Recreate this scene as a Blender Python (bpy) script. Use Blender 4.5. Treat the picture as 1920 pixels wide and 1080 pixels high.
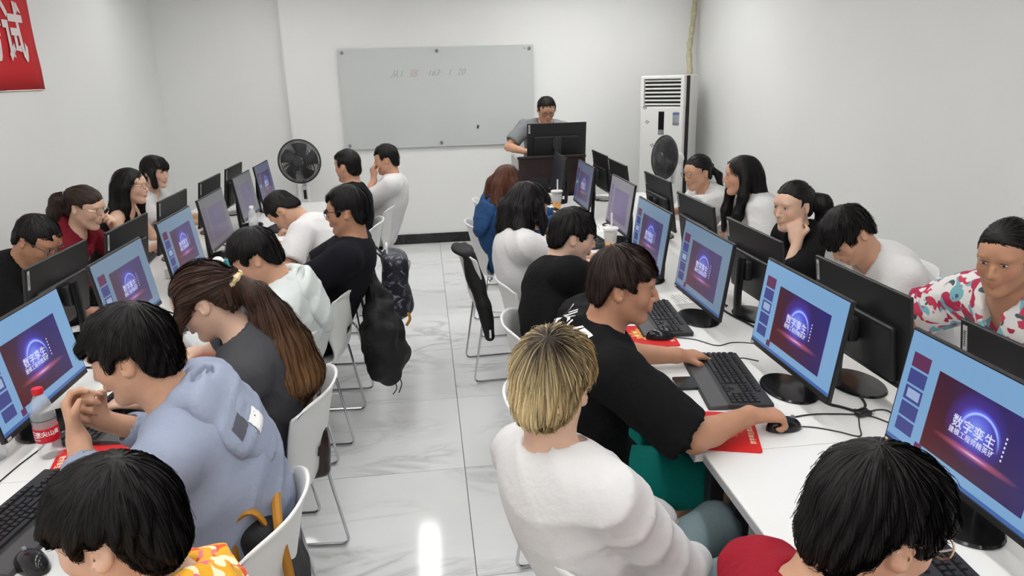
import bpy, bmesh, math, random
import numpy as np
from mathutils import Vector, Matrix

for _o in list(bpy.data.objects):
    bpy.data.objects.remove(_o)
SC = bpy.context.scene
COL = SC.collection
rng = random.Random(7)
R_ = math.radians

# ------------------------------------------------------------------ camera
CAM_H = 1.8
yaw, pitch, roll = R_(6.4), R_(16.5), R_(1.62)
_f = Vector((math.sin(yaw) * math.cos(pitch), math.cos(yaw) * math.cos(pitch), -math.sin(pitch)))
_r = Vector((math.cos(yaw), -math.sin(yaw), 0))
_u = _r.cross(_f)
_r2 = _r * math.cos(roll) - _u * math.sin(roll)
_u2 = _u * math.cos(roll) + _r * math.sin(roll)
cam = bpy.data.cameras.new('camera')
cam.sensor_width = 36
cam.lens = 1360 / 1920 * 36
cam.clip_start = 0.05
cam_o = bpy.data.objects.new('camera', cam)
COL.objects.link(cam_o)
mw = Matrix(((_r2.x, _u2.x, -_f.x, 0), (_r2.y, _u2.y, -_f.y, 0), (_r2.z, _u2.z, -_f.z, CAM_H), (0, 0, 0, 1)))
cam_o.matrix_world = mw
SC.camera = cam_o

# ------------------------------------------------------------------ world, exposure
w = bpy.data.worlds.new('world')
SC.world = w
w.use_nodes = True
w.node_tree.nodes['Background'].inputs[0].default_value = (0.9, 0.95, 1, 1)
w.node_tree.nodes['Background'].inputs[1].default_value = 0.35
SC.view_settings.view_transform = 'Standard'
SC.view_settings.look = 'None'
SC.view_settings.gamma = 1
SC.view_settings.exposure = 0.0
SC.view_settings.use_curve_mapping = False
LAMP = 14.2          # strength of the ceiling lamp diffusers


# ------------------------------------------------------------------ materials
def lin(r, g, b):
    def c(v):
        v /= 255
        return v / 12.92 if v <= .04045 else ((v + .055) / 1.055) ** 2.4
    return (c(r), c(g), c(b), 1)


class NT:
    def __init__(s, name):
        s.m = bpy.data.materials.new(name)
        s.m.use_nodes = True
        s.t = s.m.node_tree
        s.b = s.t.nodes['Principled BSDF']

    def n(s, kind, **kw):
        nd = s.t.nodes.new(kind)
        for k, v in kw.items():
            if k.startswith('i_'):
                key = k[2:]
                key = int(key) if key.isdigit() else key
                nd.inputs[key].default_value = v
            else:
                setattr(nd, k, v)
        return nd

    def l(s, a, b):
        s.t.links.new(a, b)

    def math(s, op, a, b=None):
        nd = s.t.nodes.new('ShaderNodeMath')
        nd.operation = op
        for i, v in enumerate((a, b)):
            if v is None:
                continue
            if isinstance(v, (int, float)):
                nd.inputs[i].default_value = v
            else:
                s.l(v, nd.inputs[i])
        return nd.outputs[0]

    def ramp(s, fac, stops, interp='LINEAR'):
        nd = s.t.nodes.new('ShaderNodeValToRGB')
        nd.color_ramp.interpolation = interp
        el = nd.color_ramp.elements
        while len(el) < len(stops):
            el.new(.5)
        for e, (p, c) in zip(el, stops):
            e.position = p
            e.color = c if len(c) == 4 else (*c, 1)
        s.l(fac, nd.inputs[0])
        return nd.outputs[0]

    def mix(s, fac, a, b, mode='MIX'):
        nd = s.t.nodes.new('ShaderNodeMix')
        nd.data_type = 'RGBA'
        nd.blend_type = mode
        for i, v in ((0, fac), (6, a), (7, b)):
            if isinstance(v, (int, float)):
                nd.inputs[i].default_value = v
            elif isinstance(v, (tuple, list)):
                nd.inputs[i].default_value = v
            else:
                s.l(v, nd.inputs[i])
        return nd.outputs[2]


MATS = {}


def mat(name, col=(.8, .8, .8, 1), rough=.5, metal=0, spec=.5, emit=0, trans=0, bump=None, vary=None, attr=False,
        sheen=0, sub=0, coat=0, ior=1.45, alpha=1):
    """plain procedural material; bump=(scale, strength), vary=(scale, amount)"""
    if name in MATS:
        return MATS[name]
    N = NT(name)
    b = N.b
    if len(col) == 3:
        col = (*col, 1)
    b.inputs['Base Color'].default_value = col
    b.inputs['Roughness'].default_value = rough
    b.inputs['Metallic'].default_value = metal
    b.inputs['Specular IOR Level'].default_value = spec
    b.inputs['IOR'].default_value = ior
    if emit:
        b.inputs['Emission Color'].default_value = col
        b.inputs['Emission Strength'].default_value = emit
    if trans:
        b.inputs['Transmission Weight'].default_value = trans
    if sheen:
        b.inputs['Sheen Weight'].default_value = sheen
    if coat:
        b.inputs['Coat Weight'].default_value = coat
    if alpha < 1:
        b.inputs['Alpha'].default_value = alpha
    if sub:
        b.inputs['Subsurface Weight'].default_value = sub
        b.inputs['Subsurface Radius'].default_value = (.012, .005, .003)
    src = None
    if attr:
        a = N.n('ShaderNodeAttribute', attribute_name='Col')
        src = a.outputs['Color']
    tc = None
    if vary or bump:
        tc = N.n('ShaderNodeTexCoord').outputs['Object']
    if vary:
        nz = N.n('ShaderNodeTexNoise', i_Scale=vary[0], i_Detail=4.0)
        N.l(tc, nz.inputs['Vector'])
        k = N.ramp(nz.outputs[0], [(.3, (1 - vary[1],) * 3), (.7, (1 + vary[1],) * 3)])
        src = N.mix(1.0, src if src else tuple(col), k, 'MULTIPLY')
    if src:
        N.l(src, b.inputs['Base Color'])
        if emit:
            N.l(src, b.inputs['Emission Color'])
    if bump:
        nz = N.n('ShaderNodeTexNoise', i_Scale=bump[0], i_Detail=5.0)
        N.l(tc, nz.inputs['Vector'])
        bp = N.n('ShaderNodeBump', i_Strength=bump[1], i_Distance=.01)
        N.l(nz.outputs[0], bp.inputs['Height'])
        N.l(bp.outputs[0], b.inputs['Normal'])
    MATS[name] = N.m
    return N.m


# ------------------------------------------------------------------ mesh helpers
def link(o, parent=None, label=None, cat=None, group=None, kind=None):
    COL.objects.link(o)
    if parent:
        o.parent = parent
    if label:
        o['label'] = label
    if cat:
        o['category'] = cat
    if group:
        o['group'] = group
    if kind:
        o['kind'] = kind
    return o


def empty(name, loc=(0, 0, 0), rz=0, label=None, cat=None, group=None):
    o = bpy.data.objects.new(name, None)
    o.empty_display_size = .1
    o.location = loc
    o.rotation_euler = (0, 0, rz)
    return link(o, None, label, cat, group)


class MB:
    """collects simple shapes into one mesh"""
    def __init__(s):
        s.v = []
        s.f = []
        s.uv = None

    def add(s, V, F):
        o = len(s.v)
        s.v += [tuple(p) for p in V]
        s.f += [tuple(i + o for i in f) for f in F]
        return s

    def box(s, c, sz, bev=0, rot=None):
        bm = bmesh.new()
        bmesh.ops.create_cube(bm, size=1)
        for v in bm.verts:
            v.co = Vector((v.co.x * sz[0], v.co.y * sz[1], v.co.z * sz[2]))
        if bev:
            bmesh.ops.bevel(bm, geom=bm.edges[:], offset=bev, segments=2, affect='EDGES', profile=.5)
        bm.verts.index_update()
        M = Matrix.Translation(c) @ (rot.to_4x4() if rot else Matrix())
        s.add([M @ v.co for v in bm.verts], [[v.index for v in f.verts] for f in bm.faces])
        bm.free()
        return s

    def tube(s, path, r, n=8, closed=False, caps=True, flat=None):
        P = [Vector(p) for p in path]
        m = len(P)
        rr = r if isinstance(r, (list, tuple)) else [r] * m
        V = []
        F = []
        up = None
        for i in range(m):
            a = P[i - 1] if (i > 0 or closed) else P[i]
            b = P[(i + 1) % m] if (i < m - 1 or closed) else P[i]
            t = (b - a)
            t = t.normalized() if t.length > 1e-9 else Vector((0, 0, 1))
            if up is None:
                up = Vector((0, 0, 1)) if abs(t.z) < .9 else Vector((1, 0, 0))
            x = up.cross(t)
            if x.length < 1e-6:
                x = Vector((1, 0, 0)).cross(t)
            x.normalize()
            y = t.cross(x)
            up = y
            fl = flat or (1, 1)
            for k in range(n):
                an = 2 * math.pi * k / n
                V.append(P[i] + x * (math.cos(an) * rr[i] * fl[0]) + y * (math.sin(an) * rr[i] * fl[1]))
        for i in range(m if closed else m - 1):
            j = (i + 1) % m
            for k in range(n):
                l = (k + 1) % n
                F.append((i * n + k, i * n + l, j * n + l, j * n + k))
        if caps and not closed:
            F.append(tuple(reversed(range(n))))
            F.append(tuple(range((m - 1) * n, m * n)))
        return s.add(V, F)

    def lathe(s, prof, n=24, c=(0, 0, 0), sx=1, sy=1, rot=None):
        V = []
        F = []
        c = Vector(c)
        for (r, z) in prof:
            for k in range(n):
                a = 2 * math.pi * k / n
                p = Vector((r * math.cos(a) * sx, r * math.sin(a) * sy, z))
                if rot:
                    p = rot @ p
                V.append(c + p)
        m = len(prof)
        for i in range(m - 1):
            for k in range(n):
                l = (k + 1) % n
                F.append((i * n + k, i * n + l, (i + 1) * n + l, (i + 1) * n + k))
        F.append(tuple(reversed(range(n))))
        F.append(tuple(range((m - 1) * n, m * n)))
        return s.add(V, F)

    def ell(s, c, r, n=12, m=8, rot=None):
        prof = [(math.sin(math.pi * (i + .02) / (m + .04)), -math.cos(math.pi * (i + .02) / (m + .04))) for i in range(m + 1)]
        V = []
        for (q, z) in prof:
            for k in range(n):
                a = 2 * math.pi * k / n
                p = Vector((q * math.cos(a) * r[0], q * math.sin(a) * r[1], z * r[2]))
                if rot:
                    p = rot @ p
                V.append(Vector(c) + p)
        F = []
        for i in range(m):
            for k in range(n):
                l = (k + 1) % n
                F.append((i * n + k, i * n + l, (i + 1) * n + l, (i + 1) * n + k))
        F.append(tuple(reversed(range(n))))
        F.append(tuple(range(m * n, (m + 1) * n)))
        return s.add(V, F)

    def quad(s, a, b, c, d):
        s.add([a, b, c, d], [(0, 1, 2, 3)])
        return s

    def mesh(s, name, material, smooth=False):
        me = bpy.data.meshes.new(name)
        me.from_pydata([tuple(p) for p in s.v], [], s.f)
        me.validate()
        if material:
            me.materials.append(material)
        if smooth:
            me.polygons.foreach_set('use_smooth', [True] * len(me.polygons))
            try:
                me.set_sharp_from_angle(angle=R_(40))
            except Exception:
                pass
        me.update()
        return me

    def build(s, name, material, parent=None, smooth=False, loc=None, rz=0, **kw):
        o = bpy.data.objects.new(name, s.mesh(name, material, smooth))
        if loc:
            o.location = loc
        if rz:
            o.rotation_euler = (0, 0, rz)
        return link(o, parent, **kw)


def inst(name, me, parent=None, loc=None, rot=None, **kw):
    o = bpy.data.objects.new(name, me)
    if loc is not None:
        o.location = loc
    if rot is not None:
        o.rotation_euler = rot
    return link(o, parent, **kw)


def copy_tree(o, parent=None, loc=None, rz=None):
    c = o.copy()
    COL.objects.link(c)
    if parent:
        c.parent = parent
    if loc is not None:
        c.location = loc
    if rz is not None:
        c.rotation_euler = (0, 0, rz)
    for ch in list(o.children):
        copy_tree(ch, c)
    return c


def arc(pts, rad, n=5):
    """round the corners of a polyline"""
    P = [Vector(p) for p in pts]
    out = [P[0]]
    for i in range(1, len(P) - 1):
        a = (P[i - 1] - P[i])
        b = (P[i + 1] - P[i])
        d = min(rad, a.length * .49, b.length * .49)
        p0 = P[i] + a.normalized() * d
        p1 = P[i] + b.normalized() * d
        for k in range(n + 1):
            t = k / n
            out.append(p0 * (1 - t) ** 2 + P[i] * 2 * t * (1 - t) + p1 * t * t)
    out.append(P[-1])
    return out


def spline(pts, n=6):
    P = [Vector(p) for p in pts]
    P = [P[0] * 2 - P[1]] + P + [P[-1] * 2 - P[-2]]
    out = []
    for i in range(1, len(P) - 2):
        for k in range(n):
            t = k / n
            a, b, c, d = P[i - 1:i + 3]
            out.append(.5 * (2 * b + (c - a) * t + (2 * a - 5 * b + 4 * c - d) * t * t + (3 * b - a - 3 * c + d) * t ** 3))
    out.append(P[-2])
    return out


def text_mesh(body, size, name='lettering', extrude=0.0, bold=0.0, align='CENTER', space=1.0):
    cu = bpy.data.curves.new(name, 'FONT')
    cu.body = body
    cu.size = size
    cu.align_x = align
    cu.align_y = 'CENTER'
    cu.extrude = extrude
    cu.offset = bold
    cu.space_character = space
    cu.resolution_u = 3
    o = bpy.data.objects.new('tmp', cu)
    COL.objects.link(o)
    bpy.context.view_layer.update()
    me = bpy.data.meshes.new_from_object(o.evaluated_get(bpy.context.evaluated_depsgraph_get()))
    bpy.data.objects.remove(o)
    bpy.data.curves.remove(cu)
    me.name = name
    me.materials.clear()
    return me


# ------------------------------------------------------------------ room shell
XL, XR, YF, YB, ZC = -2.67, 3.0, 8.0, -2.2, 2.9


def wall_material(name, col):
    N = NT(name)
    tc = N.n('ShaderNodeTexCoord').outputs['Object']
    n1 = N.n('ShaderNodeTexNoise', i_Scale=.6, i_Detail=3.0)
    N.l(tc, n1.inputs['Vector'])
    c = N.ramp(n1.outputs[0], [(.35, tuple(x * .97 for x in col[:3])), (.65, tuple(min(1, x * 1.02) for x in col[:3]))])
    # faint scuffs
    n2 = N.n('ShaderNodeTexNoise', i_Scale=2.2, i_Detail=6.0, i_Distortion=1.5)
    N.l(tc, n2.inputs['Vector'])
    s = N.ramp(n2.outputs[0], [(.70, (0, 0, 0)), (.80, (1, 1, 1))])
    c = N.mix(N.math('MULTIPLY', s, .10), c, (.45, .44, .42, 1))
    N.l(c, N.b.inputs['Base Color'])
    N.b.inputs['Roughness'].default_value = .75
    N.b.inputs['Specular IOR Level'].default_value = .25
    n3 = N.n('ShaderNodeTexNoise', i_Scale=180.0, i_Detail=2.0)
    N.l(tc, n3.inputs['Vector'])
    bp = N.n('ShaderNodeBump', i_Strength=.05, i_Distance=.002)
    N.l(n3.outputs[0], bp.inputs['Height'])
    N.l(bp.outputs[0], N.b.inputs['Normal'])
    return N.m


M_wall = wall_material('painted_wall', (.80, .805, .795, 1))
M_ceil = mat('ceiling_paint', (.8, .8, .79, 1), .85)
st = dict(kind='structure')
MB().box((XL - .06, (YF + YB) / 2, ZC / 2), (.12, YF - YB + .6, ZC)).build('wall_left', M_wall, **st)
MB().box((XR + .06, (YF + YB) / 2, ZC / 2), (.12, YF - YB + .6, ZC)).build('wall_right', M_wall, **st)
# the front wall steps back a little left of the board
wf = MB()
wf.box(((XR - 1.385) / 2 + .0, YF + .15, ZC / 2), (XR + 1.385, .3, ZC))
wf.box(((XL - 1.385) / 2, YF + .21, ZC / 2), (-XL - 1.385 + .1, .18, ZC))
wf.build('wall_front', M_wall, **st)
MB().box(((XL + XR) / 2, YB - .06, ZC / 2), (XR - XL + .2, .12, ZC)).build('wall_back', M_wall, **st)
MB().box(((XL + XR) / 2, (YF + YB) / 2, ZC + .05), (XR - XL + .3, YF - YB + .8, .1)).build('ceiling', M_ceil, **st)

# skirting tiles, glossy black, and their joints
M_skirt = mat('black_skirting_stone', (.012, .012, .013, 1), .12, vary=(30, .5))
sk = MB().box(((XR - 1.385) / 2, YF - .006, .055), (XR + 1.385, .014, .11), .002)
sk.build('baseboard_front', M_skirt, **st)
MB().box(((XL - 1.385) / 2, YF + .113, .055), (-XL - 1.385, .014, .11), .002).build('baseboard_recess', M_skirt, **st)
MB().box((XL + .007, (YF + YB) / 2, .055), (.014, YF - YB, .11), .002).build('baseboard_left', M_skirt, **st)
MB().box((XR - .007, (YF + YB) / 2, .055), (.014, YF - YB, .11), .002).build('baseboard_right', M_skirt, **st)


# floor: polished marble-look tiles
def tile_material():
    N = NT('polished_marble_tile')
    geo = N.n('ShaderNodeNewGeometry').outputs['Position']
    oi = N.n('ShaderNodeObjectInfo').outputs['Random']
    off = N.n('ShaderNodeCombineXYZ')
    N.l(N.math('MULTIPLY', oi, 37.0), off.inputs[0])
    N.l(N.math('MULTIPLY', oi, 91.0), off.inputs[1])
    vadd = N.n('ShaderNodeVectorMath', operation='ADD')
    N.l(geo, vadd.inputs[0])
    N.l(off.outputs[0], vadd.inputs[1])
    mp = N.n('ShaderNodeMapping')
    mp.inputs['Rotation'].default_value = (0, 0, R_(-22))
    mp.inputs['Scale'].default_value = (.75, 2.1, 1)
    N.l(vadd.outputs[0], mp.inputs['Vector'])
    nz = N.n('ShaderNodeTexNoise', i_Scale=1.6, i_Detail=6.0, i_Roughness=.55, i_Distortion=.9)
    N.l(mp.outputs[0], nz.inputs['Vector'])
    # thin veins where the noise crosses the middle
    v = N.math('ABSOLUTE', N.math('SUBTRACT', nz.outputs[0], .5))
    vein = N.ramp(v, [(0, (1, 1, 1)), (.018, (.5, .5, .5)), (.06, (0, 0, 0))])
    nm = N.n('ShaderNodeTexNoise', i_Scale=1.1, i_Detail=2.0)
    N.l(vadd.outputs[0], nm.inputs['Vector'])
    mask = N.ramp(nm.outputs[0], [(.46, (0, 0, 0)), (.62, (1, 1, 1))])
    fac = N.math('MULTIPLY', N.math('MULTIPLY', vein, mask), .55)
    cl = N.n('ShaderNodeTexNoise', i_Scale=2.5, i_Detail=3.0)
    N.l(vadd.outputs[0], cl.inputs['Vector'])
    base = N.ramp(cl.outputs[0], [(.3, (.80, .81, .815)), (.7, (.86, .865, .86))])
    c = N.mix(fac, base, (.36, .36, .365, 1))
    N.l(c, N.b.inputs['Base Color'])
    N.b.inputs['Roughness'].default_value = .09
    N.b.inputs['Specular IOR Level'].default_value = .5
    return N.m


M_tile = tile_material()
M_grout = mat('dark_tile_grout', (.16, .16, .165, 1), .8)
floor = MB().box(((XL + XR) / 2, (YF + YB) / 2, -.055), (XR - XL + .3, YF - YB + .6, .1)).build('floor', M_grout, **st)
TS = .79
tile_me = MB().box((0, 0, -.005), (TS - .0035, TS - .0035, .01), .0008).mesh('tile', M_tile)
for i in range(-4, 5):
    for j in range(-7, 8):
        cx, cy = .096 + (i + .5) * TS, 3.088 + (j + .5) * TS
        if cx < XL - .3 or cx > XR + .3 or cy < YB - .3 or cy > YF + .3:
            continue
        inst('tile', tile_me, floor, (cx, cy, 0))

# ceiling lamps: slim white panels, three lines
M_lampbody = mat('lamp_white_metal', (.8, .8, .8, 1), .4)
M_diff = mat('lamp_diffuser', (1, .995, .975, 1), .5, emit=LAMP)
M_diff2 = mat('front_fill_diffuser', (1, .995, .975, 1), .5, emit=LAMP * 2.0)  # stronger glow for the added fill lamp on the right
lamp_me = None
for X, side in ((-1.3, 'over the left desks'), (-.2, 'over the aisle'), (1.3, 'over the right desks')):
    for Y in (-1.4, .1, 1.65, 3.2, 4.8, 6.3):
        if X == -1.3 and Y > 6:
            continue
        body = bpy.data.objects.new('ceiling_lamp', None)
        body.location = (X, Y, ZC)
        rank = {6.3: 'nearest', 4.8: 'second from', 3.2: 'third from', 1.65: 'fourth from', .1: 'fifth from', -1.4: 'sixth from'}[Y]
        link(body, None, 'white linear ceiling lamp ' + side + ', ' + rank + ' the front wall', 'lamp', 'ceiling lamps ' + side)
        if lamp_me is None:
            h = MB()
            h.box((0, 0, -.02), (.24, 1.2, .04), .004)
            d = MB().box((0, 0, -.0425), (.19, 1.12, .006), .001)
            lamp_me = (h.mesh('housing', M_lampbody), d.mesh('diffuser', M_diff))
        inst('housing', lamp_me[0], body)
        inst('diffuser', lamp_me[1], body)
for X, lb in ((-1.6, 'left'), (1.7, 'right')):  # unseen fill lamps, added to brighten the front wall and board
    t = empty('front_fill_lamp', (X, 6.8, ZC), math.pi / 2, 'added fill lamp across the front wall, on the ' + lb + ' of the board', 'lamp', 'added fill lamps before the front wall')
    inst('housing', lamp_me[0], t)
    d2 = lamp_me[1].copy()
    d2.materials.clear()
    d2.materials.append(M_diff2 if lb == 'right' else M_diff)
    inst('diffuser', d2, t)


# ------------------------------------------------------------------ smooth organic shapes: blended volumes turned into one skin
F32 = np.float32


def A3(v):
    return np.array(v, dtype=float)


def nrm(v):
    v = np.asarray(v, float)
    return v / (np.linalg.norm(v) + 1e-12)


def frame(up, left):
    u = nrm(up)
    l = np.asarray(left, float)
    l = nrm(l - u * np.dot(l, u))
    return np.stack([np.cross(l, u), l, u], 1)      # columns: forward, left, up


def rotm(yaw=0, pitch=0, roll=0):
    y, p, r = map(math.radians, (yaw, pitch, roll))
    Rz = A3([[math.cos(y), -math.sin(y), 0], [math.sin(y), math.cos(y), 0], [0, 0, 1]])
    Ry = A3([[math.cos(p), 0, math.sin(p)], [0, 1, 0], [-math.sin(p), 0, math.cos(p)]])
    Rx = A3([[1, 0, 0], [0, math.cos(r), -math.sin(r)], [0, math.sin(r), math.cos(r)]])
    return Rz @ Ry @ Rx


def smin(a, b, k):
    if k <= 0:
        return np.minimum(a, b)
    h = np.clip(.5 + .5 * (b - a) / k, 0, 1)
    return b * (1 - h) + a * h - k * h * (1 - h)


def smax(a, b, k):
    return -smin(-a, -b, k)


def wob(x, y, z, seed, freq, n=6):
    """cheap smooth noise, -1..1"""
    r = np.random.RandomState(seed)
    out = 0
    for i in range(n):
        k = r.normal(size=3)
        k = k / np.linalg.norm(k) * freq * r.uniform(.6, 1.7)
        out = out + np.sin(x * F32(k[0]) + y * F32(k[1]) + z * F32(k[2]) + F32(r.uniform(0, 6.28)))
    return out / n * 1.5


class Sdf:
    def __init__(s, lo, hi, v, fine=None):
        """regular grid; fine = (lo, hi, v2): a box whose axis ranges are sampled finer"""
        ax = []
        for i in range(3):
            if fine is None:
                ax.append(np.arange(lo[i], hi[i] + v, v))
            else:
                fl, fh, fv = fine
                a = np.arange(lo[i], max(lo[i], fl[i]), v)
                b = np.arange(max(lo[i], fl[i]), min(hi[i], fh[i]), fv)
                c = np.arange(min(hi[i], fh[i]), hi[i] + v, v)
                ax.append(np.concatenate([a, b, c]))
        s.ax = [a.astype(F32) for a in ax]
        s.v = v
        s.D = np.full([len(a) for a in s.ax], 1.0, F32)

    def sub(s, lo, hi):
        sl = []
        for i in range(3):
            a = np.searchsorted(s.ax[i], lo[i])
            b = np.searchsorted(s.ax[i], hi[i])
            if b <= a:
                return None
            sl.append(slice(a, b))
        sl = tuple(sl)
        return sl, s.ax[0][sl[0]][:, None, None], s.ax[1][sl[1]][None, :, None], s.ax[2][sl[2]][None, None, :]

    def put(s, sl, d, k, cut):
        if cut:
            s.D[sl] = smax(s.D[sl], -d, k)
        else:
            s.D[sl] = smin(s.D[sl], d.astype(F32), k)

    def cap(s, a, b, ra, rb=None, k=.02, cut=False):
        rb = ra if rb is None else rb
        a = A3(a)
        b = A3(b)
        m = max(ra, rb) + max(k, 2.5 * s.v) + .004
        q = s.sub(np.minimum(a, b) - m, np.maximum(a, b) + m)
        if q is None:
            return
        sl, X, Y, Z = q
        ab = b - a
        L2 = max(ab @ ab, 1e-9)
        px, py, pz = X - F32(a[0]), Y - F32(a[1]), Z - F32(a[2])
        t = np.clip((px * F32(ab[0]) + py * F32(ab[1]) + pz * F32(ab[2])) / F32(L2), 0, 1)
        dx, dy, dz = px - t * F32(ab[0]), py - t * F32(ab[1]), pz - t * F32(ab[2])
        d = np.sqrt(dx * dx + dy * dy + dz * dz) - (F32(ra) + F32(rb - ra) * t)
        s.put(sl, d, k, cut)

    def chain(s, pts, rad, k=.02, cut=False):
        for i in range(len(pts) - 1):
            s.cap(pts[i], pts[i + 1], rad[i], rad[i + 1], k, cut)

    def ell(s, c, r, Rm=None, k=.03, cut=False):
        c = A3(c)
        Rm = np.eye(3) if Rm is None else Rm
        m = np.abs(Rm) @ A3(r) + max(k, 2.5 * s.v) + .004
        q = s.sub(c - m, c + m)
        if q is None:
            return
        sl, X, Y, Z = q
        px, py, pz = X - F32(c[0]), Y - F32(c[1]), Z - F32(c[2])
        k0 = 0
        k1 = 0
        for i in range(3):
            e = Rm[:, i]
            u = px * F32(e[0]) + py * F32(e[1]) + pz * F32(e[2])
            k0 = k0 + (u / F32(r[i])) ** 2
            k1 = k1 + (u / F32(r[i] ** 2)) ** 2
        k0 = np.sqrt(k0)
        k1 = np.sqrt(k1) + F32(1e-6)
        s.put(sl, k0 * (k0 - 1) / k1, k, cut)

    def box(s, c, h, Rm=None, rnd=.01, k=.01, cut=False):
        c = A3(c)
        Rm = np.eye(3) if Rm is None else Rm
        m = np.abs(Rm) @ A3(h) + max(k, 2.5 * s.v) + .004
        q = s.sub(c - m, c + m)
        if q is None:
            return
        sl, X, Y, Z = q
        px, py, pz = X - F32(c[0]), Y - F32(c[1]), Z - F32(c[2])
        o = 0
        ins = None
        for i in range(3):
            e = Rm[:, i]
            u = np.abs(px * F32(e[0]) + py * F32(e[1]) + pz * F32(e[2])) - F32(h[i] - rnd)
            o = o + np.maximum(u, 0) ** 2
            ins = u if ins is None else np.maximum(ins, u)
        s.put(sl, np.sqrt(o) + np.minimum(ins, 0) - F32(rnd), k, cut)

    def plane_cut(s, p, n, k=.006):
        """remove the side that n points to"""
        n = nrm(n)
        d = (s.ax[0][:, None, None] - F32(p[0])) * F32(n[0]) + (s.ax[1][None, :, None] - F32(p[1])) * F32(n[1]) \
            + (s.ax[2][None, None, :] - F32(p[2])) * F32(n[2])
        s.D = smax(s.D, d, k)

    def coords(s):
        return s.ax[0][:, None, None], s.ax[1][None, :, None], s.ax[2][None, None, :]

    def wobble(s, amp, freq, seed=1, n=6):
        X, Y, Z = s.coords()
        near = np.abs(s.D) < .05
        d = wob(X, Y, Z, seed, freq, n) * F32(amp)
        s.D = np.where(near, s.D + d, s.D).astype(F32)

    def sample(s, P):
        """trilinear value and gradient at points (n,3)"""
        idx = []
        fr = []
        for i in range(3):
            a = s.ax[i]
            j = np.clip(np.searchsorted(a, P[:, i]) - 1, 0, len(a) - 2)
            idx.append(j)
            fr.append(np.clip((P[:, i] - a[j]) / (a[j + 1] - a[j]), 0, 1))
        v = 0
        for cx in (0, 1):
            for cy in (0, 1):
                for cz in (0, 1):
                    wgt = (fr[0] if cx else 1 - fr[0]) * (fr[1] if cy else 1 - fr[1]) * (fr[2] if cz else 1 - fr[2])
                    v = v + wgt * s.D[idx[0] + cx, idx[1] + cy, idx[2] + cz]
        return v

    def grad(s, P, e=None):
        e = e or s.v * .8
        g = np.zeros_like(P)
        for i in range(3):
            q = P.copy()
            q[:, i] += e
            p = P.copy()
            p[:, i] -= e
            g[:, i] = s.sample(q) - s.sample(p)
        return g / (np.linalg.norm(g, axis=1, keepdims=True) + 1e-9)

    def mesh(s, relax=1):
        D = s.D
        S = D < 0
        for i in range(3):               # close at the border
            for j in (0, -1):
                ix = [slice(None)] * 3
                ix[i] = j
                S[tuple(ix)] = False
        D = np.where(S, np.minimum(D, -1e-5), np.maximum(D, 1e-5))
        n = [d - 1 for d in D.shape]
        cnt = np.zeros(n, np.int8)
        for a in (0, 1):
            for b in (0, 1):
                for c in (0, 1):
                    cnt += S[a:n[0] + a, b:n[1] + b, c:n[2] + c]
        mixed = (cnt > 0) & (cnt < 8)
        ijk = np.argwhere(mixed)
        vid = np.full(n, -1, np.int64)
        vid[mixed] = np.arange(len(ijk))
        pos = np.zeros((len(ijk), 3))
        num = np.zeros(len(ijk))
        cs = [(a, b, c) for a in (0, 1) for b in (0, 1) for c in (0, 1)]
        val = {c: D[ijk[:, 0] + c[0], ijk[:, 1] + c[1], ijk[:, 2] + c[2]] for c in cs}
        for c1 in cs:
            for ax in range(3):
                if c1[ax]:
                    continue
                c2 = list(c1)
                c2[ax] = 1
                c2 = tuple(c2)
                d1, d2 = val[c1], val[c2]
                cr = (d1 < 0) != (d2 < 0)
                t = np.where(cr, d1 / np.where(cr, d1 - d2, 1), 0)
                p = np.zeros((len(ijk), 3))
                for i in range(3):
                    a = s.ax[i]
                    lo = a[ijk[:, i] + c1[i]]
                    if i == ax:
                        hi = a[ijk[:, i] + 1]
                        p[:, i] = lo + (hi - lo) * t
                    else:
                        p[:, i] = lo
                pos += p * cr[:, None]
                num += cr
        pos /= num[:, None]
        faces = []
        for ax in range(3):
            sl1 = [slice(1, -1)] * 3
            sl2 = [slice(1, -1)] * 3
            sl1[ax] = slice(0, -1)
            sl2[ax] = slice(1, None)
            a, b = S[tuple(sl1)], S[tuple(sl2)]
            e = np.argwhere(a != b)
            if not len(e):
                continue
            flip = a[tuple(e.T)]
            o = np.ones(3, int)
            o[ax] = 0
            e = e + o
            u, w_ = (ax + 1) % 3, (ax + 2) % 3
            du = np.zeros(3, int)
            du[u] = 1
            dw = np.zeros(3, int)
            dw[w_] = 1
            q = [vid[tuple((e - du - dw).T)], vid[tuple((e - dw).T)], vid[tuple(e.T)], vid[tuple((e - du).T)]]
            q = np.stack(q, 1)
            q = np.where(flip[:, None], q, q[:, ::-1])
            faces.append(q)
        Fc = np.concatenate(faces)
        Fc = Fc[(Fc >= 0).all(1)]
        for _ in range(relax):
            acc = np.zeros_like(pos)
            deg = np.zeros(len(pos))
            for i in range(4):
                a, b = Fc[:, i], Fc[:, (i + 1) % 4]
                for d in range(3):
                    acc[:, d] += np.bincount(a, pos[b, d], len(pos)) + np.bincount(b, pos[a, d], len(pos))
                deg += np.bincount(a, minlength=len(pos)) + np.bincount(b, minlength=len(pos))
            pos = pos * .5 + .5 * acc / np.maximum(deg, 1)[:, None]
        return pos, Fc


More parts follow.
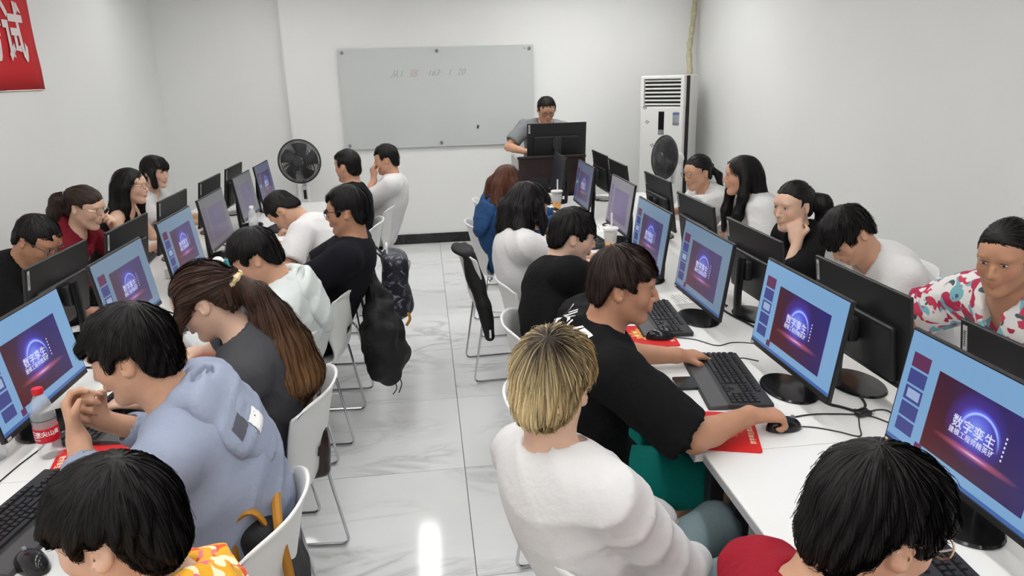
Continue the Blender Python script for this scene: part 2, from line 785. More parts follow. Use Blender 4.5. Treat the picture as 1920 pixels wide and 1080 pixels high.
def np_mesh(name, V, Fq, material, col=None, smooth=True):
    """numpy vertices + quads (n,4) or tris (n,3) to a mesh, optional vertex colours"""
    me = bpy.data.meshes.new(name)
    k = Fq.shape[1]
    me.vertices.add(len(V))
    me.vertices.foreach_set('co', np.asarray(V, F32).ravel())
    me.loops.add(len(Fq) * k)
    me.loops.foreach_set('vertex_index', np.asarray(Fq, np.int32).ravel())
    me.polygons.add(len(Fq))
    me.polygons.foreach_set('loop_start', np.arange(0, len(Fq) * k, k, dtype=np.int32))
    me.polygons.foreach_set('use_smooth', np.full(len(Fq), smooth))
    if material:
        me.materials.append(material)
    if col is not None:
        a = me.attributes.new('Col', 'FLOAT_COLOR', 'POINT')
        c = np.ones((len(V), 4), F32)
        c[:, :3] = col
        a.data.foreach_set('color', c.ravel())
    me.update(calc_edges=True)
    return me


def np_obj(name, V, Fq, material, parent=None, col=None, **kw):
    return link(bpy.data.objects.new(name, np_mesh(name, V, Fq, material, col)), parent, **kw)


# ------------------------------------------------------------------ desks
M_white = mat('white_laminate', (.80, .80, .79, 1), .32, bump=(60, .02))
M_edge = mat('grey_edge_band', (.45, .45, .46, 1), .5)
M_dark = mat('black_steel', (.015, .015, .016, 1), .45)
M_blackp = mat('black_plastic', (.014, .014, .015, 1), .42, bump=(300, .05))
M_blackg = mat('glossy_black_plastic', (.01, .01, .011, 1), .15)
M_chrome = mat('chrome_steel', (.62, .62, .64, 1), .18, metal=1)
M_grey = mat('grey_plastic', (.22, .22, .23, 1), .5)
M_wplast = mat('white_plastic', (.80, .80, .79, 1), .35)
TZ = .74


def desk(x0, x1, y0, y1, label, grp):
    t = empty('desk', ((x0 + x1) / 2, (y0 + y1) / 2, 0), 0, label, 'desk', grp)
    wx, wy = x1 - x0, y1 - y0 - .003
    MB().box((0, 0, TZ - .0125), (wx - .006, wy, .025), .0015).build('tabletop', M_white, t)
    for s in (-1, 1):
        MB().box((s * (wx / 2 - .0015), 0, TZ - .0135), (.003, wy, .024)).build('edge_band', M_edge, t)
        for q in (-1, 1):
            MB().box((s * (wx / 2 - .09), q * (wy / 2 - .06), (TZ - .025) / 2), (.045, .045, TZ - .027), .003).build('leg', M_dark, t)
        MB().box((s * (wx / 2 - .09), 0, TZ - .05), (.03, wy - .17, .04), .003).build('rail', M_dark, t)
    MB().box((0, 0, .48), (.02, wy - .04, .42), .002).build('modesty_panel', M_dark, t)
    MB().box((0, 0, .70), (.22, wy - .2, .02), .003).build('cable_tray', M_dark, t)
    return t


dr = 'white desks of the right block'
desk(.737, 1.93, .28, 1.78, 'white desk in the right foreground under the nearest right monitors', dr)
desk(.712, 1.93, 1.78, 3.28, 'white desk with red mouse pads beside the large black tee person', dr)
desk(.712, 1.93, 3.28, 4.78, 'white desk of the right block holding the nearer yellow drink', dr)
desk(.712, 1.93, 4.78, 6.32, 'white desk of the right block standing against the lectern', dr)
dl = 'white desks of the left block'
desk(-2.03, -.82, .42, 1.95, 'white desk in the left foreground with the big keyboard', dl)
desk(-2.03, -.82, 1.95, 3.45, 'white desk with the red capped bottle on it', dl)
desk(-2.03, -.82, 3.45, 4.95, 'white desk holding the olive drink can', dl)
desk(-2.03, -.82, 4.95, 6.62, 'white desk at the far end of the left block near the fan', dl)


# ------------------------------------------------------------------ monitors
def slide_material(name, gain, wash=0.0):
    N = NT(name)
    uv = N.n('ShaderNodeUVMap', uv_map='UVMap').outputs[0]
    sep = N.n('ShaderNodeSeparateXYZ')
    N.l(uv, sep.inputs[0])
    u, v = sep.outputs[0], sep.outputs[1]
    g = N.math('ADD', N.math('MULTIPLY', u, .72), N.math('MULTIPLY', v, .28))
    base = N.ramp(g, [(.03, lin(78, 18, 28)), (.32, lin(60, 22, 44)), (.6, lin(48, 28, 80)), (.95, lin(40, 34, 108))])

    def dist(cx, cy, sx, sy):
        a = N.math('MULTIPLY', N.math('SUBTRACT', u, cx), sx)
        b = N.math('MULTIPLY', N.math('SUBTRACT', v, cy), sy)
        return N.math('SQRT', N.math('ADD', N.math('MULTIPLY', a, a), N.math('MULTIPLY', b, b)))
    d1 = dist(.46, .58, 1.5, 1.0)
    glow = N.ramp(d1, [(0, lin(120, 150, 235)), (.16, lin(74, 92, 200)), (.28, lin(40, 36, 120)), (.45, (0, 0, 0, 1))])
    c = N.mix(1.0, base, glow, 'ADD')
    d2 = dist(.5, .5, 1.6, 1.0)
    ring = N.ramp(d2, [(.26, (0, 0, 0, 1)), (.292, lin(170, 200, 250)), (.30, lin(60, 80, 190)), (.34, (0, 0, 0, 1))])
    top = N.ramp(v, [(.45, (0, 0, 0, 1)), (.7, (1, 1, 1, 1))])
    c = N.mix(1.0, c, N.mix(1.0, ring, top, 'MULTIPLY'), 'ADD')
    d3 = dist(.5, .28, .8, 6.0)
    fl = N.ramp(d3, [(0, lin(220, 190, 190)), (.12, lin(150, 70, 70)), (.34, (0, 0, 0, 1))])
    c = N.mix(1.0, c, fl, 'ADD')
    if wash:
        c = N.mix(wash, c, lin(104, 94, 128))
    N.l(c, N.b.inputs['Emission Color'])
    N.b.inputs['Emission Strength'].default_value = gain
    N.b.inputs['Base Color'].default_value = (.01, .01, .012, 1)
    N.b.inputs['Roughness'].default_value = .3
    return N.m


def emis(name, rgb, gain, rough=.3):
    N = NT(name)
    N.b.inputs['Base Color'].default_value = (.012, .012, .014, 1)
    N.b.inputs['Emission Color'].default_value = lin(*rgb)
    N.b.inputs['Emission Strength'].default_value = gain
    N.b.inputs['Roughness'].default_value = rough
    return N.m


def uvquad(name, y0, y1, z0, z1, x, material):
    """quad in the monitor's screen plane facing +x (local)"""
    me = bpy.data.meshes.new(name)
    me.from_pydata([(x, y0, z0), (x, y1, z0), (x, y1, z1), (x, y0, z1)], [], [(0, 1, 2, 3)])
    l = me.uv_layers.new(name='UVMap')
    uvs = {0: (0, 0), 1: (1, 0), 2: (1, 1), 3: (0, 1)}
    for lp in me.loops:
        l.data[lp.index].uv = uvs[lp.vertex_index]
    me.materials.append(material)
    return me


MW, MH = .54, .325       # panel
TILT = R_(-8)
PIV = Vector((.012, 0, .235))
rotT = Matrix.Rotation(TILT, 4, 'Y')
# panel-local axes: x out of the screen, y to the viewer's right is -y when x faces the viewer
SM = {}
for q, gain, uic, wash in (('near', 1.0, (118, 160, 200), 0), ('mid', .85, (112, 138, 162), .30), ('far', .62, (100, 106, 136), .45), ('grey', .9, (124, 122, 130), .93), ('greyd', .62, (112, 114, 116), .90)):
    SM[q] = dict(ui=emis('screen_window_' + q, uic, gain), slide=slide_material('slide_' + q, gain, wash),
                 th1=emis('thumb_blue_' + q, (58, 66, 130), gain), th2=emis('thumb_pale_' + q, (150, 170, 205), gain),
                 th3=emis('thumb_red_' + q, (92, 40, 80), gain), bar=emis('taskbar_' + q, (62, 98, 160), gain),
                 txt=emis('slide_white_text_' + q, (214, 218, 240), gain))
for q in ('grey', 'greyd'):
    for k_ in ('th1', 'th2', 'th3', 'bar', 'txt'):
        SM[q][k_] = SM[q]['slide']
SM['off'] = dict(ui=emis('screen_dark', (16, 16, 26), 1.0))
M_tag = mat('silver_sticker', (.55, .55, .55, 1), .4)


def screen_y(f):            # 0..1 from the viewer's left
    return -MW / 2 + .007 + f * (MW - .014)


def mono_text(body, size, cy, cz, x, m, space=1.0, bold=0.0):
    me = text_mesh(body, size, 'slide_text', 0, bold, 'CENTER', space)
    # text lies in xy: map x -> local +y (viewer's left is -y when looking at the +x face), y -> z
    for v in me.vertices:
        v.co = Vector((x, cy + v.co.x, cz + v.co.y))
    me.materials.append(m)
    me.update()
    return me


mon_cache = {}


def mon_meshes():
    b = MB().box((0, 0, 0), (.014, MW, MH), .004)
    c = {}
    c['panel'] = b.mesh('panel', M_blackp)
    r = MB().box((-.016, 0, -.045), (.024, .42, .185), .009)
    c['rear_housing'] = r.mesh('rear_housing', M_blackp)
    n = MB()
    n.tube(spline([(-.055, 0, .008), (-.058, 0, .12), (-.05, 0, .27)], 4), .03, 10, flat=(1.0, .45))
    n.box((-.03, 0, .215), (.035, .085, .085), .008)
    c['stand'] = n.mesh('stand', M_blackp, True)
    c['base'] = MB().lathe([(.001, 0), (.122, 0), (.125, .004), (.12, .009), (.03, .013), (.001, .013)], 32, (.022, 0, 0), .70, 1.0).mesh('base', M_blackg, True)
    c['chin'] = MB().box((.0075, 0, -MH / 2 + .009), (.004, MW - .01, .016), .001).mesh('chin', M_blackp)
    c['tag'] = MB().box((.0098, -MW / 2 + .02, -MH / 2 + .008), (.001, .02, .008)).mesh('brand_tag', M_tag)
    sb = MB().box((-.0075, MW / 2 - .02, MH / 2 - .05), (.001, .016, .075)).mesh('rear_sticker', M_tag)
    c['rear_sticker'] = sb
    lt = text_mesh('lenovo', .017, 'rear_lettering', 0, .0003)
    for v in lt.vertices:
        v.co = Vector((-.0083, MW / 2 - .02 - v.co.y, MH / 2 - .05 - v.co.x))
    lt.materials.append(M_blackp)
    c['rear_lettering'] = lt
    c['button_strip'] = MB().box((-.0085, 0, -MH / 2 + .012), (.002, MW * .8, .006), .0005).mesh('vent_strip', M_blackg)
    return c


def screen_set(q):
    if q in mon_cache:
        return mon_cache[q]
    m = SM[q]
    s = []
    z1, z0 = MH / 2 - .007, -MH / 2 + .018
    H = z1 - z0
    s.append(('screen', uvquad('screen', screen_y(0), screen_y(1), z0, z1, .0078, m['ui'])))
    if 'slide' in m:
        def Z(f):
            return z1 - f * H
        s.append(('slide', uvquad('slide', screen_y(.235), screen_y(.86), Z(.885), Z(.215), .0082, m['slide'])))
        for i in range(5):
            a = .17 + i * .15
            mm = m[('th3', 'th1', 'th1', 'th1', 'th1')[i]]
            s.append(('thumbnail', uvquad('thumbnail', screen_y(.045), screen_y(.17), Z(min(.89, a + .13)), Z(a), .0082, mm)))
        s.append(('thumbnail_page', uvquad('thumbnail_page', screen_y(.065), screen_y(.155), Z(.575), Z(.49), .0084, m['th2'])))
        s.append(('taskbar', uvquad('taskbar', screen_y(0), screen_y(1), Z(1), Z(.965), .0082, m['bar'])))
        s.append(('slide_inset', uvquad('slide_inset', screen_y(.205), screen_y(.255), Z(.955), Z(.885), .0086, m['th3'])))
        s.append(('slide_text', mono_text('数字孪生', .033, screen_y(.515), Z(.52), .0088, m['txt'], 1.05, .0004)))
        s.append(('slide_text', mono_text('建模工程师精英班', .0175, screen_y(.515), Z(.60), .0088, m['txt'], 1.05, .0002)))
        b = MB()
        for i in range(6):
            b.box((.0087, screen_y(.69), Z(.42 + i * .035)), (.0004, .004, .005))
        s.append(('slide_marks', b.mesh('slide_marks', m['txt'])))
    mon_cache[q] = s
    return s


MM = mon_meshes()


def monitor(x, y, face, q, label, grp, lift=TZ, detail=True):
    """face +1: screen towards +X, -1: towards -X; x is where the panel's top edge stands"""
    rz = 0 if face > 0 else math.pi
    t = empty('monitor', (x + (.008 if face > 0 else -.008), y, lift), rz, label, 'monitor', grp)
    inst('stand', MM['stand'], t)
    inst('base', MM['base'], t)
    T = Matrix.Translation(PIV) @ rotT
    p = inst('panel', MM['panel'], t)
    p.matrix_local = T
    for nme in ('rear_housing', 'chin', 'tag', 'rear_sticker', 'rear_lettering', 'button_strip'):
        inst({'tag': 'brand_tag', 'button_strip': 'vent_strip'}.get(nme, nme), MM[nme], p)
    if q:
        sc = None
        for nme, me in screen_set(q):
            if sc is None:
                sc = inst(nme, me, t)
                sc.matrix_local = T
            else:
                inst(nme, me, sc)
    return t


gA = 'monitors on the aisle side of the right desks'
monitor(1.245, 1.385, -1, 'near', 'nearest monitor on the right, large bright slide above the foreground dark hair', gA)
monitor(1.211, 2.150, -1, 'near', 'monitor with slide in front of the large person in black tee', gA)
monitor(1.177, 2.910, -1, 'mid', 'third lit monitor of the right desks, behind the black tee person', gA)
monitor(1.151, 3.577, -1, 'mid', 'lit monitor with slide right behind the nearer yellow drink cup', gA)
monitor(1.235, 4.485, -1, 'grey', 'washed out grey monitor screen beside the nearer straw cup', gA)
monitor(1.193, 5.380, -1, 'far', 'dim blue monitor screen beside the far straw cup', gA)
monitor(1.113, 6.030, -1, 'off', 'farthest aisle side monitor, only its top edge showing before the lectern', gA)
gB = 'monitors on the wall side of the right desks'
monitor(1.408, 1.420, 1, None, 'black monitor back in front of the floral shirt person', gB)
monitor(1.394, 2.150, 1, None, 'large black monitor back before the bowed person in white tee', gB)
monitor(1.371, 2.906, 1, None, 'black monitor back before the woman in black top', gB)
monitor(1.402, 3.678, 1, None, 'black monitor back before the woman with long loose hair', gB)
monitor(1.478, 4.560, 1, None, 'black monitor back below the right hand fan', gB)
monitor(1.435, 5.400, 1, None, 'dark monitor back, second from the lectern on the right', gB)
monitor(1.457, 6.060, 1, None, 'dark monitor back nearest the lectern on the right', gB)
gC = 'monitors on the aisle side of the left desks'
monitor(-1.298, 2.305, 1, 'near', 'nearest left monitor with bright slide behind the red capped bottle', gC)
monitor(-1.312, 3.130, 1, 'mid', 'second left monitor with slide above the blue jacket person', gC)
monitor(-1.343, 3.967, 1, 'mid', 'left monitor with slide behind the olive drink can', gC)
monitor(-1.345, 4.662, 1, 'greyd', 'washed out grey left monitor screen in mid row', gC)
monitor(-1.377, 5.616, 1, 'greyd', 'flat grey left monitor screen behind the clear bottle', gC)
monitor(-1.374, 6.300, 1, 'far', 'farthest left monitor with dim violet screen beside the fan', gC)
gD = 'monitors on the wall side of the left desks'
monitor(-1.545, 3.132, -1, None, 'black monitor back before the bowed person in black jacket', gD)
monitor(-1.510, 3.790, -1, None, 'black monitor back before the person in red hoodie', gD)
monitor(-1.571, 4.680, -1, None, 'black monitor back before the woman in sleeveless black top', gD)
monitor(-1.560, 5.470, -1, None, 'dark monitor back beyond the sleeveless woman, mid left', gD)
monitor(-1.574, 6.225, -1, None, 'farthest dark monitor back on the left desks', gD)

# ------------------------------------------------------------------ keyboards
U = .019
M_key = mat('black_keycap', (.016, .016, .018, 1), .38)
M_kbase = mat('keyboard_black', (.02, .02, .022, 1), .5, bump=(200, .05))
M_rest = mat('dark_grey_wrist_rest', (.055, .053, .056, 1), .55)


def keycap(wu):
    b = MB()
    w0, w1, h = U * wu / 2 - .0012, U * wu / 2 - .0036, .007
    d0, d1 = U / 2 - .0012, U / 2 - .0038
    b.add([(-d0, -w0, 0), (d0, -w0, 0), (d0, w0, 0), (-d0, w0, 0), (-d1, -w1, h), (d1 + .001, -w1, h), (d1 + .001, w1, h), (-d1, w1, h)],
          [(0, 3, 2, 1), (4, 5, 6, 7), (0, 1, 5, 4), (1, 2, 6, 5), (2, 3, 7, 6), (3, 0, 4, 7)])
    return b


KL = []
rows = [[1, None, 1, 1, 1, 1, None, 1, 1, 1, 1, None, 1, 1, 1, 1], [1] * 13 + [2], [1.5] + [1] * 12 + [1.5], [1.75] + [1] * 11 + [2.25],
        [2.25] + [1] * 10 + [2.75], [1.25, 1.25, 1.25, 6.25, 1.25, 1.25, 1.25, 1.25]]
for ri, rw in enumerate(rows):
    xk = .050 - ri * U - (0 if ri == 0 else .006)
    yk = 0.
    for wd in rw:
        if wd is None:
            yk += {0: .667}.get(ri, 1) if yk > 1.5 else 1
            continue
        KL.append((xk, yk + wd / 2, wd))
        yk += wd
    for b in range(3):
        if ri in (3,) or (ri == 4 and b != 1):
            continue
        KL.append((xk, 15.4 + b + .5, 1))
    if ri > 0:
        for b in range(4):
            if ri == 5 and b == 0:
                KL.append((xk, 18.8 + 1, 2))
            elif ri == 5 and b == 1:
                continue
            else:
                KL.append((xk, 18.8 + b + .5, 1))
key_cache = {}


def keyboard(x, y, rz, label, full, rest=True):
    t = empty('keyboard', (x, y, TZ), rz, label, 'keyboard', 'desktop keyboards')
    if 'base' not in key_cache:
        key_cache['base'] = MB().box((.0, 0, .011), (.150, .448, .018), .004).mesh('keyboard_body', M_kbase)
        b = MB()
        b.add([(-.135, -.224, .002), (-.072, -.224, .002), (-.072, .224, .002), (-.135, .224, .002),
               (-.128, -.22, .011), (-.072, -.224, .019), (-.072, .224, .019), (-.128, .22, .011)],
              [(0, 3, 2, 1), (4, 5, 6, 7), (0, 1, 5, 4), (1, 2, 6, 5), (2, 3, 7, 6), (3, 0, 4, 7)])
        key_cache['rest'] = b.mesh('wrist_rest', M_rest)
        al = MB()
        for (kx, ky, wd) in KL:
            k_ = keycap(wd)
            al.add([(p[0] + kx, p[1] + .217 - ky * U, p[2] + .0195) for p in k_.v], k_.f)
        key_cache['all'] = al.mesh('keys', M_key)
    inst('keyboard_body', key_cache['base'], t)
    if rest:
        inst('wrist_rest', key_cache['rest'], t)
    if full:
        for (kx, ky, wd) in KL:
            if wd not in key_cache:
                key_cache[wd] = keycap(wd).mesh('key', M_key)
            inst('key', key_cache[wd], t, (kx, .217 - ky * U, .0195))
    else:
        inst('keys', key_cache['all'], t, kind='stuff')
    return t


PI = math.pi
keyboard(1.02, 2.245, R_(-8), 'black keyboard with wrist rest under the large black tee person\'s hands', True)
keyboard(.995, 2.93, R_(-5), 'black keyboard just below the profile of the large black tee person', True)
keyboard(-1.085, 1.745, PI + R_(-8), 'black keyboard at the left edge above the foreground short hair', True)
keyboard(-1.09, 2.36, PI + R_(-6), 'black keyboard behind the clasped hands of the blue jacket person', True)
keyboard(-1.10, 3.17, PI + R_(4), 'black keyboard in front of the ponytailed person in grey tee', False)
keyboard(-1.10, 5.50, PI + R_(-14), 'black keyboard above the bowed head of the person in white tee', False)
keyboard(1.03, 4.50, R_(6), 'black keyboard behind the nearer straw cup', False)
keyboard(.98, 5.42, R_(10), 'black keyboard beside the far straw cup', False)
keyboard(1.04, 1.30, R_(-4), 'black keyboard in the right foreground beneath the glasses wearer', False)
keyboard(-1.80, 4.55, R_(6), 'black keyboard behind the monitor of the red hoodie person', False)


# ------------------------------------------------------------------ white shell chairs on chrome sled frames
M_shell = mat('white_chair_plastic', (.78, .78, .77, 1), .38, bump=(40, .02))


def chair_meshes():
    prof = [(.215, .425, .205), (.20, .44, .215), (.10, .437, .225), (0, .43, .225), (-.11, .432, .215), (-.175, .445, .195), (-.208, .49, .185),
            (-.222, .55, .19), (-.236, .62, .207), (-.252, .70, .222), (-.268, .765, .226), (-.287, .805, .218)]
    pp = spline([(a, b, c) for a, b, c in prof], 3)
    nu, nv = 16, len(pp)
    V = []
    for j, p in enumerate(pp):
        t = j / (nv - 1)
        bk = max(0, min(1, (t - .42) / .25))
        for i in range(nu + 1):
            u = -1 + 2 * i / nu
            e = abs(u)
            V.append((p.x + bk * .075 * e ** 2.4, u * p.z, p.y + (1 - bk) * .018 * e ** 3 - (.03 * e ** 6 if j > nv - 4 else 0) * (1 if j == nv - 1 else .6 if j == nv - 2 else .25)))
    F = []
    slot = [j for j in range(nv - 1) if .545 < pp[j].y < .575 and pp[j].x < -.2]
    for j in range(nv - 1):
        for i in range(nu):
            if j in slot and 5 <= i <= nu - 6:
                continue
            a = j * (nu + 1) + i
            F.append((a, a + 1, a + nu + 2, a + nu + 1))
    b = MB().add(V, F)
    me = b.mesh('shell', M_shell, True)
    fr = []
    for s in (-1, 1):
        y = s * .205
        path = arc([(.12, y * .82, .418), (.155, y, .405), (.215, y, .010), (-.235, y, .010), (-.165, y, .41), (-.13, y * .8, .424)], .035, 5)
        fr.append(MB().tube(path, .0065, 8).mesh('sled_leg', M_chrome, True))
    cb = [MB().tube([(.13, -.17, .416), (.13, .17, .416)], .0065, 8).mesh('crossbar', M_chrome, True),
          MB().tube([(-.13, -.165, .42), (-.13, .165, .42)], .0065, 8).mesh('crossbar', M_chrome, True)]
    return me, fr, cb


CHM = chair_meshes()


def chair(x, y, rz, label, grp):
    t = empty('chair', (x, y, 0), rz, label, 'chair', grp)
    s = inst('shell', CHM[0], t)
    md = s.modifiers.new('thickness', 'SOLIDIFY')
    md.thickness = .009
    md.offset = 0
    for f in CHM[1]:
        inst('sled_leg', f, t)
    for f in CHM[2]:
        inst('crossbar', f, t)
    return t


gr_, gl_ = 'white chairs along the right side of the aisle', 'white chairs along the left side of the aisle'
chair(.455, 1.45, R_(22), 'white shell chair of the blond person in white sweatshirt', gr_)
chair(.49, 2.12, R_(3), 'white shell chair behind the large person in black tee', gr_)
chair(.56, 2.87, R_(-3), 'white shell chair behind the person in plain black shirt', gr_)
chair(.60, 3.56, R_(-2), 'white shell chair behind the wavy haired person in white tee', gr_)
chair(.43, 4.28, R_(4), 'empty white shell chair with a black jacket over its back', gr_)
chair(.53, 5.05, R_(3), 'white shell chair behind the person in blue jacket with auburn hair', gr_)
chair(.645, 5.95, R_(2), 'farthest white shell chair on the right of the aisle', gr_)
chair(-.64, 1.66, PI + R_(-10), 'nearest white shell chair on the left, mustard bag hung at it', gl_)
chair(-.645, 2.38, PI + R_(-5), 'white shell chair of the ponytailed person in grey tee', gl_)
chair(-.755, 3.03, PI + R_(-5), 'white shell chair behind the pale mint hoodie', gl_)
chair(-.665, 3.62, PI + R_(-4), 'white shell chair with the black bag hung on its back', gl_)
chair(-.615, 4.30, PI + R_(-3), 'white shell chair with the patterned backpack on its back', gl_)
chair(-.62, 5.30, PI, 'white shell chair of the black tee person near the far end', gl_)
chair(-.54, 5.98, PI + R_(-4), 'farthest white shell chair on the left, under the white tee person', gl_)
chair(-.64, .98, PI, 'white shell chair in the bottom left corner under the short haired person', gl_)
chair(.50, .76, 0, 'white shell chair in the bottom right corner under the dark red shirt', gr_)
gw = 'white chairs along the walls'
for yy, lb in ((2.05, 'white shell chair of the person in floral shirt'), (2.80, 'white shell chair behind the bowed person in white tee by the right wall'),
               (3.38, 'white shell chair of the woman in black top by the right wall'), (4.15, 'white shell chair of the woman with long loose hair'),
               (4.95, 'white shell chair of the ponytailed woman in glasses')):
    chair(2.26 if yy < 4.5 else 2.28, yy, PI, lb, gw)
for yy, lb in ((3.55, 'white shell chair of the bowed person in black jacket'), (4.28, 'white shell chair of the person in red hoodie'),
               (5.08, 'white shell chair of the woman in sleeveless black top'), (5.75, 'white shell chair of the bob haired woman')):
    chair(-2.31, yy, 0, lb, gw)

# ------------------------------------------------------------------ desk things
M_red = mat('red_mouse_pad', lin(206, 28, 30), .7, bump=(500, .1))
M_gold = mat('gold_print', lin(226, 150, 60), .7)
M_cream = mat('cream_print', lin(236, 214, 178), .7)
M_teal = mat('teal_print', lin(90, 150, 150), .7)


def flat_ring(b, cx, cy, r0, r1, z, n, lobes=0, amp=0):
    V, F = [], []
    for i in range(n):
        a = 2 * PI * i / n
        k = 1 + amp * math.sin(a * lobes)
        V.append((cx + r0 * math.cos(a), cy + r0 * math.sin(a), z))
        V.append((cx + r1 * k * math.cos(a), cy + r1 * k * math.sin(a), z))
    for i in range(n):
        j = (i + 1) % n
        F.append((2 * i, 2 * i + 1, 2 * j + 1, 2 * j))
    b.add(V, F)


def round_plate(sx, sy, h, r):
    b = MB()
    pts = []
    for (cx, cy, a0) in ((sx / 2 - r, sy / 2 - r, 0), (-sx / 2 + r, sy / 2 - r, 90), (-sx / 2 + r, -sy / 2 + r, 180), (sx / 2 - r, -sy / 2 + r, 270)):
        for k in range(5):
            a = R_(a0 + k * 22.5)
            pts.append((cx + r * math.cos(a), cy + r * math.sin(a)))
    n = len(pts)
    V = [(x, y, 0) for x, y in pts] + [(x, y, h) for x, y in pts]
    F = [tuple(reversed(range(n))), tuple(range(n, 2 * n))] + [(i, (i + 1) % n, n + (i + 1) % n, n + i) for i in range(n)]
    return b.add(V, F)


pad_cache = {}


def mouse_pad(x, y, rz, label, sx=.22, sy=.25):
    t = empty('mouse_pad', (x, y, TZ + .0002), rz, label, 'mouse pad', 'red mouse pads')
    if 'p' not in pad_cache:
        pad_cache['p'] = round_plate(sx, sy, .003, .012).mesh('pad', M_red)
        b = MB()
        flat_ring(b, .0, .02, .026, .064, .0034, 60, 13, .16)
        pad_cache['g'] = b.mesh('gold_rosette', M_gold)
        c = MB()
        flat_ring(c, 0, .02, .006, .024, .0035, 28, 5, .12)
        for k in range(7):
            a = k * .9
            flat_ring(c, .048 * math.cos(a), .02 + .048 * math.sin(a), .001, .009, .0038, 12, 3, .2)
        pad_cache['c'] = c.mesh('cream_rosette', M_cream)
        d = MB()
        for k in range(16):
            yy = -.11 + k * .0145
            d.box((-.094 + .006 * (k % 2), yy, .0036), (.016, .004, .0004), rot=Matrix.Rotation(R_(35 + 20 * (k % 3)), 3, 'Z'))
        pad_cache['d'] = d.mesh('gold_flecks', M_gold)
        me = text_mesh('数字孪生实训', .019, 'pad_lettering', 0, .0004)
        for v in me.vertices:
            v.co = Vector((.092 - v.co.y, v.co.x - .02, .0036))
        me.materials.append(M_cream)
        pad_cache['t'] = me
    inst('pad', pad_cache['p'], t)
    inst('gold_rosette', pad_cache['g'], t)
    inst('cream_rosette', pad_cache['c'], t)
    inst('gold_flecks', pad_cache['d'], t)
    inst('pad_lettering', pad_cache['t'], t)


mouse_pad(.835, 1.905, R_(-17), 'red mouse pad under the forearm of the large black tee person')
mouse_pad(.865, 2.74, R_(-6), 'red mouse pad carrying a black mouse, behind the black tee person\'s wrist')
mouse_pad(.86, 3.53, R_(4), 'red mouse pad by the hands of the plain black shirt person')
mouse_pad(-1.02, 2.02, PI + R_(12), 'red mouse pad under the hands of the blue jacket person')
mouse_pad(-.945, 2.80, PI + R_(2), 'red mouse pad at the grey tee person\'s hand')
mouse_pad(-1.78, 5.02, R_(4), 'red mouse pad on the wall side of the left desks')


def mouse_mesh():
    V, F = [], []
    n, m = 20, 7
    for j in range(m + 1):
        ph = j / m * PI / 2
        for i in range(n):
            a = 2 * PI * i / n
            x = .058 * math.cos(a) * math.cos(ph) ** .7
            y = (.031 + .003 * math.cos(a)) * math.sin(a) * math.cos(ph) ** .7
            V.append((x, y, .037 * math.sin(ph) * (1 - .18 * math.cos(a) * math.cos(ph)) + .001))
    for j in range(m):
        for i in range(n):
            k = (i + 1) % n
            F.append((j * n + i, j * n + k, (j + 1) * n + k, (j + 1) * n + i))
    F.append(tuple(reversed(range(n))))
    return MB().add(V, F).mesh('mouse_body', M_blackg, True)


MOUSE = (mouse_mesh(), MB().tube([(.028, -.0035, .035), (.028, .0035, .035)], .007, 10).mesh('scroll_wheel', M_grey))


def mouse(x, y, rz, label, z=TZ + .003):
    t = empty('mouse', (x, y, z), rz, label, 'mouse', 'black computer mice')
    inst('mouse_body', MOUSE[0], t)
    inst('scroll_wheel', MOUSE[1], t)


mouse(.905, 2.70, R_(-6), 'black mouse on the red pad beyond the black tee person\'s wrist')
mouse(1.03, 1.885, R_(6), 'black mouse gripped by the right hand of the large black tee person', TZ + .001)
mouse(-.955, 1.545, PI + R_(-40), 'black mouse on white desk beside the foreground short hair', TZ + .001)
mouse(-.955, 2.775, PI, 'black mouse on the grey tee person\'s red pad')

# phone, wallet, papers
M_glass = mat('dark_phone_glass', (.012, .016, .014, 1), .12)
ph = empty('phone', (.853, 2.25, TZ), R_(-5), 'black smartphone lying face up beside the keyboard', 'phone')
round_plate(.075, .098, .0085, .008).build('phone_body', M_blackg, ph)
round_plate(.070, .092, .0006, .006).build('phone_screen', M_glass, ph, loc=(0, 0, .0085))
M_brown = mat('brown_leather', lin(140, 84, 52), .55, bump=(120, .2))
wl = MB().box((0, 0, .011), (.09, .12, .02), .006)
wl.build('wallet', M_brown, loc=(-1.255, 3.62, TZ), rz=R_(20), label='brown leather wallet by the second left monitor', cat='wallet')
M_paper = mat('white_paper', (.86, .86, .85, 1), .8)
M_ink = mat('ink_text', (.25, .25, .26, 1), .8)


def paper(x, y, rz, sx, sy, label, z=TZ):
    t = empty('paper_sheet', (x, y, z + .0005), rz, label, 'paper', 'loose papers on the desks')
    MB().box((0, 0, .0006), (sx, sy, .001)).build('sheet', M_paper, t)
    b = MB()
    for k in range(6):
        b.box((sx * (.3 - .1 * k), -.02 * (k % 2), .0013), (.004, sy * (.6 - .08 * (k % 3)), .0003))
    b.build('printed_lines', M_ink, t)


paper(1.09, 5.62, R_(14), .21, .29, 'white sheet on the desk below the far blue monitor')
paper(1.12, 4.90, R_(-8), .18, .24, 'white sheet beneath the washed out grey monitor on the right')
paper(1.17, 3.22, R_(6), .15, .2, 'printed white sheet behind the third right keyboard')
paper(-1.02, 4.62, R_(24), .2, .28, 'white notebook page under the bowed white tee person')
nb = empty('notebook', (-.93, 3.60, TZ), R_(10), 'white notebook with dark cover in front of the mint hoodie', 'notebook')
MB().box((0, 0, .003), (.15, .21, .005)).build('cover', M_blackp, nb)
MB().box((0, .0, .009), (.142, .2, .007), .001).build('pages', M_paper, nb)
pb = empty('notebook', (-1.02, 5.05, TZ), R_(-8), 'open white notebook by the hands of the bowed white tee person', 'notebook')
MB().box((0, 0, .004), (.2, .29, .008), .001).build('pages', M_paper, pb)
MB().box((0, 0, .001), (.206, .296, .0015)).build('cover', M_grey, pb)
